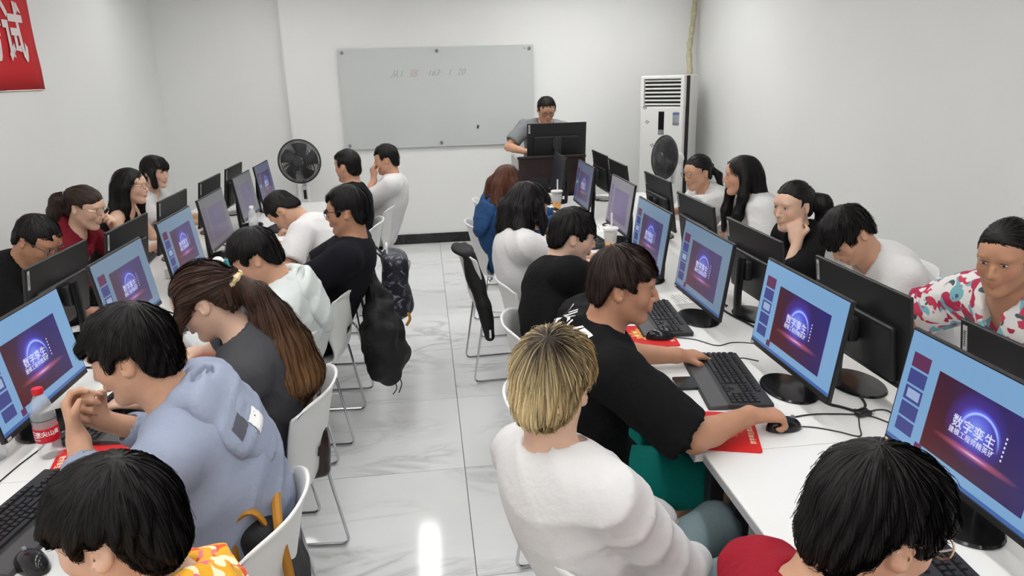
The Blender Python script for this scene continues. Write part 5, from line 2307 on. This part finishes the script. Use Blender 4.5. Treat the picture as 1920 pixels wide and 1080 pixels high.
    def flow(P):
        ql = (P - Hc) @ Rh / HS
        rad = P - crown
        rad = rad / (np.linalg.norm(rad, axis=1, keepdims=True) + 1e-6)
        if tail is not None:
            to = tb - P
            dist = np.linalg.norm(to, axis=1, keepdims=True)
            f = to / (dist + 1e-6)
            below = (P[:, 2] < tb[2] - .01) & (dist[:, 0] < .45) & (ql[:, 0] < -.085) | (P[:, 2] < Hc[2] - .09)
            f = np.where(below[:, None], down[None, :] + .25 * rad, f)
            return f
        f = rad * 1.0 + down[None, :] * h.get('grav', .55)
        fr = np.clip((ql[:, 0] - .0) / .06, 0, 1)[:, None]
        f = f + fr * (Rh[:, 0] * h.get('fwd', .4) + Rh[:, 1] * h.get('swp', .25))[None, :]
        if 'locks' in h:
            lowm = (ql[:, 2] < 0)[:, None]
            f = np.where(lowm, down[None, :] + .12 * rad, f)
        return f
    n = h.get('n', 700)
    if n:
        idx = rs.randint(0, len(V), n)
        seeds = V[idx].astype(float)
        sv, sf, sc_ = strands(s, seeds, flow, h.get('seg', 6), h.get('step', .009), h.get('w', .0022), h.get('lift', .004), rs, colf, h.get('rr', (.5, 2.4)))
        if h.get('fly', 1):
            i2 = rs.randint(0, len(V), max(30, n // 9))
            f0 = lambda P: flow(P) + rs.normal(size=P.shape) * .35
            v2, f2, c2 = strands(s, V[i2].astype(float), f0, h.get('seg', 6), h.get('step', .009) * .9, h.get('w', .0022) * .45, h.get('lift', .004) * 1.5, rs, colf)
            sf = np.concatenate([sf, f2 + len(sv)])
            sv = np.concatenate([sv, v2])
            sc_ = np.concatenate([sc_, c2])
        sf = sf + len(V)
        V = np.concatenate([V, sv])
        Fq = np.concatenate([Fq, sf])
        c1 = np.concatenate([c1, sc_])
    o = np_obj('hair', V, Fq, M_hair, body, c1)
    if tail is not None:
        b = MB()
        ctr = Vector(tail[0] + (tail[1] - tail[0]) * .12)
        ax = Vector(tail[1] - tail[0]).normalized()
        x = ax.orthogonal().normalized()
        y = ax.cross(x)
        R = h.get('tie_r', .022)
        b.tube([ctr + x * (R * math.cos(a)) + y * (R * math.sin(a)) for a in [2 * PI * k / 18 for k in range(18)]], [.0115 + .003 * math.sin(k * 2.1) for k in range(18)], 8, True)
        b.build('hair_tie', mat('hair_tie_' + h.get('tie', 'cream'), lin(*h.get('tiec', (226, 204, 160))), .7), body, True)
    return o


def project(ts, P, d, far=.25):
    """slide points along d until they meet the cloth"""
    P = np.asarray(P, float).copy()
    d = nrm(d)
    done = np.zeros(len(P), bool)
    out = P.copy()
    for i in range(int(far / .003)):
        q = P + d * (i * .003)
        hit = (ts.sample(q) < .0022) & ~done
        out[hit] = q[hit]
        done |= hit
    return out, done


def back_text(body, size, up_off, lat, m_, sx=1.0, name='print_lettering', mats=None):
    def fn(ts, C7, Fr, shirt, P0, mid):
        fw, lf, uu = Fr[:, 0], Fr[:, 1], Fr[:, 2]
        me = text_mesh(body, size, name, 0, size * .02)
        bm = bmesh.new()
        bm.from_mesh(me)
        bmesh.ops.triangulate(bm, faces=bm.faces[:])
        bmesh.ops.subdivide_edges(bm, edges=[e for e in bm.edges if e.calc_length() > .02], cuts=2, use_grid_fill=True)
        bm.to_mesh(me)
        bm.free()
        P = np.array([C7 - fw * .2 + uu * (v.co.y - up_off) + lf * (lat - v.co.x * sx) for v in me.vertices])
        Q, _ = project(ts, P, fw)
        for v, q in zip(me.vertices, Q):
            v.co = q
        me.materials.append(m_)
        inst(name, me, shirt)
    return fn


def back_patch(items):
    """items: (name, material, lat0, lat1, up0, up1)"""
    def fn(ts, C7, Fr, shirt, P0, mid):
        fw, lf, uu = Fr[:, 0], Fr[:, 1], Fr[:, 2]
        for nme, m_, l0, l1, u0, u1, sk in items:
            n = 7
            P, F = [], []
            for i in range(n):
                for j in range(n):
                    a, b = i / (n - 1), j / (n - 1)
                    P.append(C7 - fw * .25 + lf * (l0 + (l1 - l0) * a) + uu * (u0 + (u1 - u0) * b + sk * a))
            for i in range(n - 1):
                for j in range(n - 1):
                    k_ = i * n + j
                    F.append((k_, k_ + 1, k_ + n + 1, k_ + n))
            Q, _ = project(ts, np.array(P), fw, .35)
            Q = Q - fw * (.001 if m_ is not M_wht else .0018)
            MB().add([tuple(q) for q in Q], F).build(nme, m_, shirt, True)
    return fn


def typing(px, py, face, dist=.40, gap=.13, z=.79, curl=38):
    c, s_ = math.cos(R_(face)), math.sin(R_(face))
    return {sd: dict(w=(px + c * dist - s_ * q * gap, py + s_ * dist + c * q * gap, z), d=(c, s_, -.12), curl=curl) for sd, q in (('l', 1), ('r', -1))}


NEAR = dict(vox=.0062, hv=.0048)
MID = dict(vox=.0082, hv=.0063)
FAR = dict(vox=.0098, hv=.0080)
C_black = cloth('black_tee', (15, 15, 17))
C_white = cloth('white_tee', (216, 215, 215), b=.25)
C_navy = cloth('dark_navy', (19, 19, 26))
C_grey = cloth('charcoal_tee', (74, 74, 78))
C_blue = cloth('pale_blue_jacket', (148, 157, 178), b=.3)
C_mint = cloth('pale_mint_hoodie', (206, 211, 210), b=.3)
C_red = cloth('wine_red_hoodie', (116, 26, 38))
C_dred = cloth('dark_red_shirt', (150, 24, 42))
C_denim = cloth('blue_jacket', (44, 78, 122))
C_heather = cloth('heather_grey', (130, 132, 136))
C_floral = splotch('floral_shirt', (226, 224, 222), [((120, 178, 190), .55), ((178, 40, 78), .58), ((66, 92, 100), .63), ((200, 60, 90), .62)], 13)
C_orange = splotch('orange_floral', (240, 176, 40), [((226, 90, 50), .55), ((250, 236, 200), .58), ((230, 120, 140), .62)], 24)
C_teal = cloth('teal_shorts', (10, 118, 110))
C_slate = cloth('slate_blue_trousers', (120, 138, 144))

crop = dict(kind='crop', th=.006, ts=.006, tt=.014, zh=.080, xh=.04, n=500, w=.0022, lift=.004, clump=.001)
mop = dict(kind='mop', th=.009, ts=.011, tt=.017, zh=.062, xh=.045, fringe=(.045, .026, .012), n=900, lift=.006)


def H(base, **kw):
    d = dict(base)
    d.update(kw)
    return d


# ---- right block, aisle row
person('large person in black tee with white back lettering and teal shorts, gripping a mouse', (.47, 2.13), 2, (0.578, 2.075, 1.165), (-19, 7, 0),
       dict(l=dict(w=(.875, 2.40, .788), d=(.80, .25, -.12), curl=30, pole=(-.3, .5, -.5)),
            r=dict(w=(.915, 1.875, .800), d=(.98, .05, -.10), curl=62, pole=(-.1, -.75, -.55))),
       skin='tan', width=1.20, top=C_black, puff=.006, sleeve=.86, pants=C_teal, pants_style='shorts', hw=1.06,
       hair=H(mop, col=(.020, .011, .009), n=2600, w=.0021, seg=7, fringe=(.066, .019, .0105), sweep=-.004, zh=.07, burn=.010, xh=.036, v=.0044, lift=.007),
       prints=back_text('NIGHT', .086, .020, .018, M_wht, .95), **NEAR)
person('blond person with dark roots in a white sweatshirt, seen from behind', (.44, 1.44), 28, (0.242, 1.428, 1.150), (32, 12, 4),
       dict(l=dict(w=(.60, 1.68, .60), d=(.6, -.2, -.6), n=(-.3, 0, -1), curl=40, pole=(-.3, .5, -.6)),
            r=dict(w=(.60, 1.47, .63), d=(.65, .25, -.6), n=(-.3, .2, -1), curl=40, pole=(.1, -.9, -.3))),
       skin='fair', width=.97, nlen=.015, top=C_white, top_style='long', puff=.006, pants=C_slate, bulge=.05, neck=-4,
       thighs=((.42, .10, .53), (.44, -.12, .545)),
       hair=H(mop, col=(.66, .51, .28), root=(.030, .019, .012), rootr=(.035, .125), streak=.16, rr=(.55, 1.5), n=5200, w=.0015, seg=8, step=.010, th=0.0132, ts=0.0132, tt=0.0156, lift=.010,
              v=.0044, nape=-.088, crown=(-.075, .0, .105), grav=.5), **NEAR)
person('person in plain black shirt leaning on the desk, second behind the blond', (.52, 2.87), 3, (.618, 3.06, 1.105), (-2, 14, 0),
       dict(l=dict(w=(.80, 3.72, .79), d=(.5, .7, -.1), curl=45), r=dict(w=(.86, 3.40, .79), d=(.6, .6, 0), curl=50, pole=(.2, -.8, -.5))),
       skin='fair', top=C_black, puff=.004, width=1.06, hair=H(mop, n=1300, xh=.05, fringe=(.03, 0.0255, 0.0108)), **MID)
person('person in white tee with shoulder length wavy black hair', (.54, 3.58), 6, (0.509, 3.648, 1.140), (12, 14, 0),
       typing(.62, 3.66, 8, .36), skin='fair', top=C_white, puff=.004,
       hair=H(mop, kind='long', noear=True, nape=-.13, napev=.03, xh=.045, zh=.055, ts=0.0156, th=0.0156, tt=0.0168, n=1500, w=.0026, step=.014, rough=.004, lift=.012,
              locks=[[(-.05, .07, .0, .05), (-.05, .085, -.09, .045), (-.03, .09, -.17, .03), (-.01, .085, -.22, .012)],
                     [(-.05, -.07, .0, .05), (-.06, -.085, -.09, .048), (-.05, -.09, -.17, .034), (-.03, -.085, -.23, .012)],
                     [(-.10, 0, 0, .06), (-.115, .0, -.10, .055), (-.12, 0, -.18, .04), (-.11, 0, -.23, .015)],
                     [(.03, .08, .03, .022), (.045, .088, -.06, .02), (.05, .08, -.13, .008)],
                     [(.03, -.08, .03, .022), (.045, -.088, -.06, .02), (.05, -.08, -.13, .008)]]), **MID)
person('person in blue jacket with long auburn hair facing the front', (.50, 4.98), 14, (.535, 4.87, 1.085), (40, 10, 0),
       typing(.6, 5.06, 14, .34), fem=True, skin='fair', top=C_denim, top_style='jacket', bulge=.08,
       hair=H(mop, kind='long', fly=0, fringe=None, noear=True, nape=-.10, ts=0.012, th=0.0132, tt=0.0132, col=(.085, .030, .016), n=700, w=.003, step=.018, zh=.07,
              locks=[[(-.08, .03, 0, .06), (-.11, .05, -.12, .055), (-.12, .06, -.24, .04), (-.11, .06, -.32, .015)],
                     [(-.08, -.06, 0, .05), (-.10, -.085, -.12, .05), (-.10, -.09, -.24, .035), (-.09, -.09, -.30, .015)],
                     [(.02, -.085, .02, .03), (.0, -.10, -.10, .032), (.0, -.10, -.20, .02)]]), **FAR)
person('dark haired glasses wearer in dark red shirt filling the bottom right corner', (.56, .80), 0, (0.638, 0.879, 1.130), (6, 22, 0),
       typing(.56, .78, 4, .40), skin='mid', top=C_dred, width=.98, glasses='metal',
       hair=H(mop, n=4200, w=.0014, seg=8, step=.010, th=0.0144, ts=0.0132, tt=0.018, v=.0044, lift=.007, crown=(-.06, .0, .13), nape=-.085, xh=.05, freq=23), **NEAR)

# ---- right block, wall row (facing the aisle)
person('bespectacled woman with thin ponytail in white top by the right wall', (2.20, 4.95), 180, (1.862, 4.86, 1.10), (18, 8, 0),
       dict(r=dict(w=(1.62, 5.02, .79), d=(-1, 0, 0)), l=dict(w=(1.60, 4.72, .86), d=(-.8, -.3, -.2), pole=(.2, -.8, .2))),
       fem=True, skin='mid', top=C_white, puff=.012, glasses='metal', sleeve=1.0, pants=PANTS,
       hair=H(crop, th=0.008, ts=0.006, tt=0.012, zh=.072, xh=.02, n=500, tail=[(.15, .01, -.04), (.19, .015, -.14), (.22, .02, -.24)][0:0] or
              [(-.155, 0, -.02), (-.175, .0, -.12), (-.185, 0, -.22)], trad=[.014, .022, .018, .006], tie='dark', tiec=(30, 26, 30), tie_r=.014), **FAR)
person('woman with very long straight black hair in loose white top', (2.16, 4.12), 180, (1.873, 4.175, 1.170), (-14, 2, 0),
       typing(2.16, 4.12, 180, .44), fem=True, skin='mid', top=C_white, puff=.014, sleeve=1.05,
       hair=H(mop, kind='long', fly=0, fringe=None, noear=True, nape=-.12, th=0.012, ts=0.01, tt=0.0084, zh=.085, xh=.018, arch=14, n=1000, w=.0026, step=.02, seg=7, clump=.001, rough=.001, crown=(.03, 0, .125),
              locks=[[(-.07, .03, .0, .055), (-.10, .05, -.14, .05), (-.13, .06, -.28, .045), (-.15, .06, -.42, .02)],
                     [(-.07, -.03, .0, .055), (-.10, -.05, -.14, .05), (-.13, -.06, -.28, .045), (-.15, -.06, -.40, .02)],
                     [(.005, .078, .0, .024), (.02, .088, -.10, .026), (.045, .085, -.22, .028), (.06, .075, -.34, .012)],
                     [(.005, -.078, .0, .024), (.02, -.088, -.10, .026), (.045, -.085, -.22, .028), (.06, -.075, -.34, .012)]]), **MID)
person('smiling woman in black top with ponytail, hand held to her mouth', (2.14, 3.36), 180, (1.757, 3.313, 1.138), (22, 4, 0),
       dict(l=dict(w=(1.735, 3.20, .985), d=(-.05, .35, .9), n=(.5, .8, -.1), curl=70, pole=(.1, -.5, -.85)),
            r=dict(w=(1.72, 3.46, .79), d=(-.6, -.7, 0), curl=30)),
       fem=True, skin='fair', top=C_black, puff=.008, width=1.12,
       hair=H(crop, th=0.008, ts=0.007, tt=0.012, zh=.080, xh=.02, n=900, tail=[(-.155, .0, .01), (-.18, 0, -.08), (-.18, 0, -.18), (-.165, 0, -.26)], trad=[.022, .040, .044, .036, .012],
              tbase=(-.108, 0, .05), tie='black', tiec=(22, 20, 24), tie_r=.022), **MID)
person('person in white tee bowed over the desk by the right wall', (2.16, 2.86), 180, (1.727, 2.775, 1.112), (14, 46, 6),
       typing(2.16, 2.9, 180, .44, .12), skin='mid', top=C_white, puff=.008, width=1.1, bulge=.09,
       hair=H(mop, n=1700, w=.0022, xh=.055, fringe=(.03, 0.0272, 0.01152), th=0.0132, ts=0.0096, tt=0.0168, lift=.01), **MID)
person('person in white floral shirt with teal and crimson print at the right edge', (2.17, 2.09), 180, (1.842, 2.075, 1.180), (30, 10, 0),
       dict(r=dict(w=(1.70, 2.42, .79), d=(-.7, -.4, 0), pole=(.2, .8, -.3)), l=dict(w=(1.70, 1.85, .79), d=(-1, 0, 0))),
       skin='tan', top=C_floral, top_style='shirt', puff=.008, width=1.1, sleeve=.85,
       hair=H(crop, th=0.0096, ts=0.004, tt=0.0156, zh=.082, xh=.038, n=1400, w=.002, fwd=-.8, crown=(.06, 0, .11), grav=.2), **MID)

# ---- left block, aisle row (facing away from the aisle)
person('short black haired person in orange floral top in the bottom left corner', (-.53, .98), 180, (-0.541, 1.102, 1.100), (-6, 12, 0),
       typing(-.6, 1.05, 180, .34), fem=True, skin='fair', top=C_orange, top_style='shirt',
       hair=H(mop, n=4200, w=.0014, seg=8, step=.011, th=0.0132, ts=0.0108, tt=0.0156, v=.0044, nape=-.095, xh=.048, zh=.05, fringe=(.03, 0.0255, 0.0108), lift=.006, clump=.002, rough=.001), **NEAR)
person('person in pale blue hooded jacket resting chin on clasped hands', (-.58, 1.78), 180, (-0.735, 1.744, 1.165), (-2, 14, 0),
       dict(l=dict(w=(-.93, 1.80, .925), d=(-.30, .45, .70), n=(.8, .3, .1), curl=58, pole=(-.5, -.25, -.9)),
            r=dict(w=(-.92, 1.93, .915), d=(-.25, -.55, .65), n=(.8, -.3, .1), curl=62, pole=(-.5, .5, -.9))),
       skin='mid', top=C_blue, top_style='jacket', puff=.004, width=1.10, bulge=.10, sleeve=.62,
       hair=H(mop, n=3600, w=.0016, seg=7, th=0.0108, ts=0.01, tt=0.0204, v=.0044, xh=.045, zh=.055, fringe=(.05, 0.0323, 0.01296), lift=.008, crown=(-.06, 0, .13)),
       prints=back_patch([('grey_patch', mat('patch_charcoal', lin(84, 84, 96), .8), .055, .115, -.125, -.085, -.012), ('white_patch', M_wht, -.005, .052, -.155, -.110, -.012), ('dark_glyph', mat('patch_ink', (.02, .02, .025, 1), .8), .005, .022, -.150, -.120, -.004)]), **NEAR)
person('ponytailed person with long brown wavy hair in charcoal tee', (-.60, 2.40), 180, (-.712, 2.27, 1.138), (0, 26, 0),
       dict(r=dict(w=(-.90, 2.78, .79), d=(-.9, .3, -.1), curl=35, pole=(.3, .6, -.5)), l=dict(w=(-.98, 2.33, .79), d=(-1, .1, 0))),
       fem=True, skin='fair', top=C_grey, puff=.010, width=1.05, sleeve=.85, bulge=.07,
       hair=H(crop, th=0.0084, ts=0.012, tt=0.0108, zh=.07, xh=.03, rr=(.55, 1.6), col=(.045, .022, .015), tip=(.23, .115, .048), n=3200, w=.0022, seg=8, step=.016, lift=.012, rough=.002, v=.0052,
              tail=[(-.155, -.005, .015), (-.195, -.01, -.07), (-.225, -.015, -.17), (-.245, -.02, -.27), (-.24, -.02, -.36)], trad=[.022, .038, .056, .076, .084, .03], tbase=(-.118, 0, .03),
              locks=[[(.045, .07, .03, .016), (.062, .070, -.03, .014), (.075, .058, -.10, .006)], [(.045, -.07, .03, .016), (.062, -.070, -.03, .014), (.075, -.058, -.10, .006)]], tie_r=.024), **NEAR)
person('person in pale mint hoodie bent low over the desk', (-.70, 3.05), 180, (-0.718, 2.998, 1.100), (4, 26, 0),
       dict(r=dict(w=(-.95, 3.42, .79), d=(-.9, .2, 0)), l=dict(w=(-1.0, 2.95, .79), d=(-1, 0, 0))), skin='mid', top=C_mint, top_style='hoodie', puff=.004, bulge=.10, width=1.04,
       hair=H(mop, n=1600, w=.002, xh=.05, fringe=(.03, 0.0255, 0.0108)), **MID)
person('person in white tee bowed down with head near the keyboard', (-.62, 4.32), 176, (-.862, 4.43, 1.045), (-6, 58, 0),
       dict(r=dict(w=(-.99, 4.70, .79), d=(-.7, .6, 0), curl=50), l=dict(w=(-.96, 4.22, .79), d=(-.9, .3, 0), curl=40, pole=(.2, -.8, -.4))),
       skin='mid', top=C_white, puff=.006, bulge=.11, hair=H(crop, n=700), **MID)
person('person in black shirt with dark glasses and swept up hair, sitting upright', (-.62, 3.66), 178, (-.408, 3.64, 1.160), (-4, 4, 0),
       typing(-.6, 3.66, 180, .30, z=.72), skin='tan', top=C_navy, puff=.006, glasses='dark', width=1.08, neck=6, bulge=.02,
       hair=H(crop, th=0.0096, ts=0.006, tt=0.0216, n=1200, w=.002, lift=.01, fringe=(.082, 0.017, 0.01008), fwd=-.2), **MID)
person('person in black tee seen from behind near the far left chairs', (-.62, 5.32), 172, (-.572, 5.42, 1.178), (-24, 2, 0),
       typing(-.6, 5.3, 180, .34), skin='mid', top=C_black, width=1.06, neck=10, hair=H(crop, tt=0.0144, n=400, fringe=(.07, 0.0153, 0.00864)), **FAR)
person('person in white tee at the far left resting a hand on the mouth', (-.42, 6.02), 176, (-.322, 6.03, 1.150), (-2, 8, 0),
       dict(l=dict(w=(-.43, 5.98, 1.0), d=(-.1, .3, .9), n=(.8, .3, -.2), curl=60, pole=(-.6, -.3, -.8)), r=dict(w=(-.47, 6.12, .88), d=(-.4, -.8, .1), pole=(0, .7, -.7))),
       skin='mid', top=C_white, puff=.004, neck=14, hair=H(crop, tt=0.0168, n=400, fringe=(.06, 0.0187, 0.01008)), **FAR)

# ---- left block, wall row (facing the aisle)
person('glasses wearer in black jacket bowed down at the left edge', (-2.14, 3.58), 0, (-1.815, 3.535, 1.112), (-14, 34, 0),
       typing(-2.1, 3.56, 0, .46), skin='tan', top=C_black, top_style='long', puff=.014, glasses='dark', width=1.1, bulge=.10, hair=H(crop, tt=0.0132, n=700), **MID)
person('person in wine red hoodie with ponytail and glasses by the left wall', (-2.20, 4.30), 0, (-1.885, 4.225, 1.148), (-10, 16, 0),
       dict(l=dict(w=(-1.80, 4.34, .98), d=(.1, -.3, .9), n=(-.6, -.5, 0), curl=50, pole=(.5, .4, -.8)), r=dict(w=(-1.72, 4.16, .79), d=(1, .2, 0))),
       fem=True, skin='fair', top=C_red, top_style='hoodie', glasses='metal',
       hair=H(crop, th=0.01, ts=0.009, tt=0.0084, zh=.064, xh=.03, col=(.035, .022, .016), n=900,
              tail=[(-.14, .01, .045), (-.16, .01, -.02), (-.16, .01, -.10), (-.15, .01, -.14)], trad=[.022, .040, .044, .032, .012], tbase=(-.105, 0, .06), tie='white', tiec=(220, 216, 210), tie_r=.022), **MID)
person('woman in sleeveless black top with long straight black hair and glasses', (-2.20, 5.08), 0, (-1.945, 5.055, 1.148), (-4, 2, 0),
       typing(-2.15, 5.06, 0, .40), fem=True, skin='fair', top=C_black, top_style='sleeveless', glasses='metal',
       hair=H(mop, kind='long', fly=0, fringe=None, noear=True, nape=-.12, th=0.01, ts=0.008, tt=0.012, zh=.085, xh=.02, arch=14, n=700, w=.0028, step=.02, clump=.001, rough=.001, crown=(.03, 0, .125),
              locks=[[(-.07, .03, .0, .052), (-.10, .045, -.14, .045), (-.11, .05, -.26, .035), (-.11, .05, -.34, .015)],
                     [(-.07, -.03, .0, .052), (-.10, -.045, -.14, .045), (-.11, -.05, -.26, .035), (-.11, -.05, -.34, .015)],
                     [(0, .076, 0, .022), (.01, .08, -.12, .022), (.02, .08, -.22, .01)], [(-.01, -.076, 0, .022), (-.02, -.08, -.12, .022), (-.03, -.08, -.20, .01)]]), **FAR)
person('woman with black bob and bangs in white top by the left wall', (-2.20, 5.78), 0, (-2.005, 5.70, 1.165), (-24, 6, 0),
       typing(-2.15, 5.76, 0, .40), fem=True, skin='fair', top=C_white, sleeve=.6,
       hair=H(mop, kind='bob', noear=True, nape=-.095, th=0.0096, ts=0.0096, tt=0.0108, zh=.035, xh=.030, arch=1.0, n=700, w=.0028, step=.014, clump=.001, rough=.001, crown=(.0, 0, .13), fringe=(.038, 0.0289, 0.00936),
              locks=[[(.0, .08, .0, .022), (.012, .084, -.09, .02)], [(.0, -.08, .0, .022), (.012, -.084, -.09, .02)]]), **FAR)

# ---- speaker behind the lectern
person('standing speaker in heather grey tee and glasses behind the lectern', (1.12, 7.20), -92, (1.165, 7.02, 1.452), (4, 26, 0),
       dict(r=dict(w=(.93, 6.83, 1.09), d=(.8, -.5, 0), pole=(-.9, -.1, -.6)), l=dict(w=(1.25, 6.72, 1.06), d=(0, -1, 0))),
       skin='mid', top=C_heather, glasses='dark', stand=True, hw=1.10, width=1.08, bulge=.03, group='speaker at the front', hair=H(crop, tt=0.0144, n=500), **FAR)
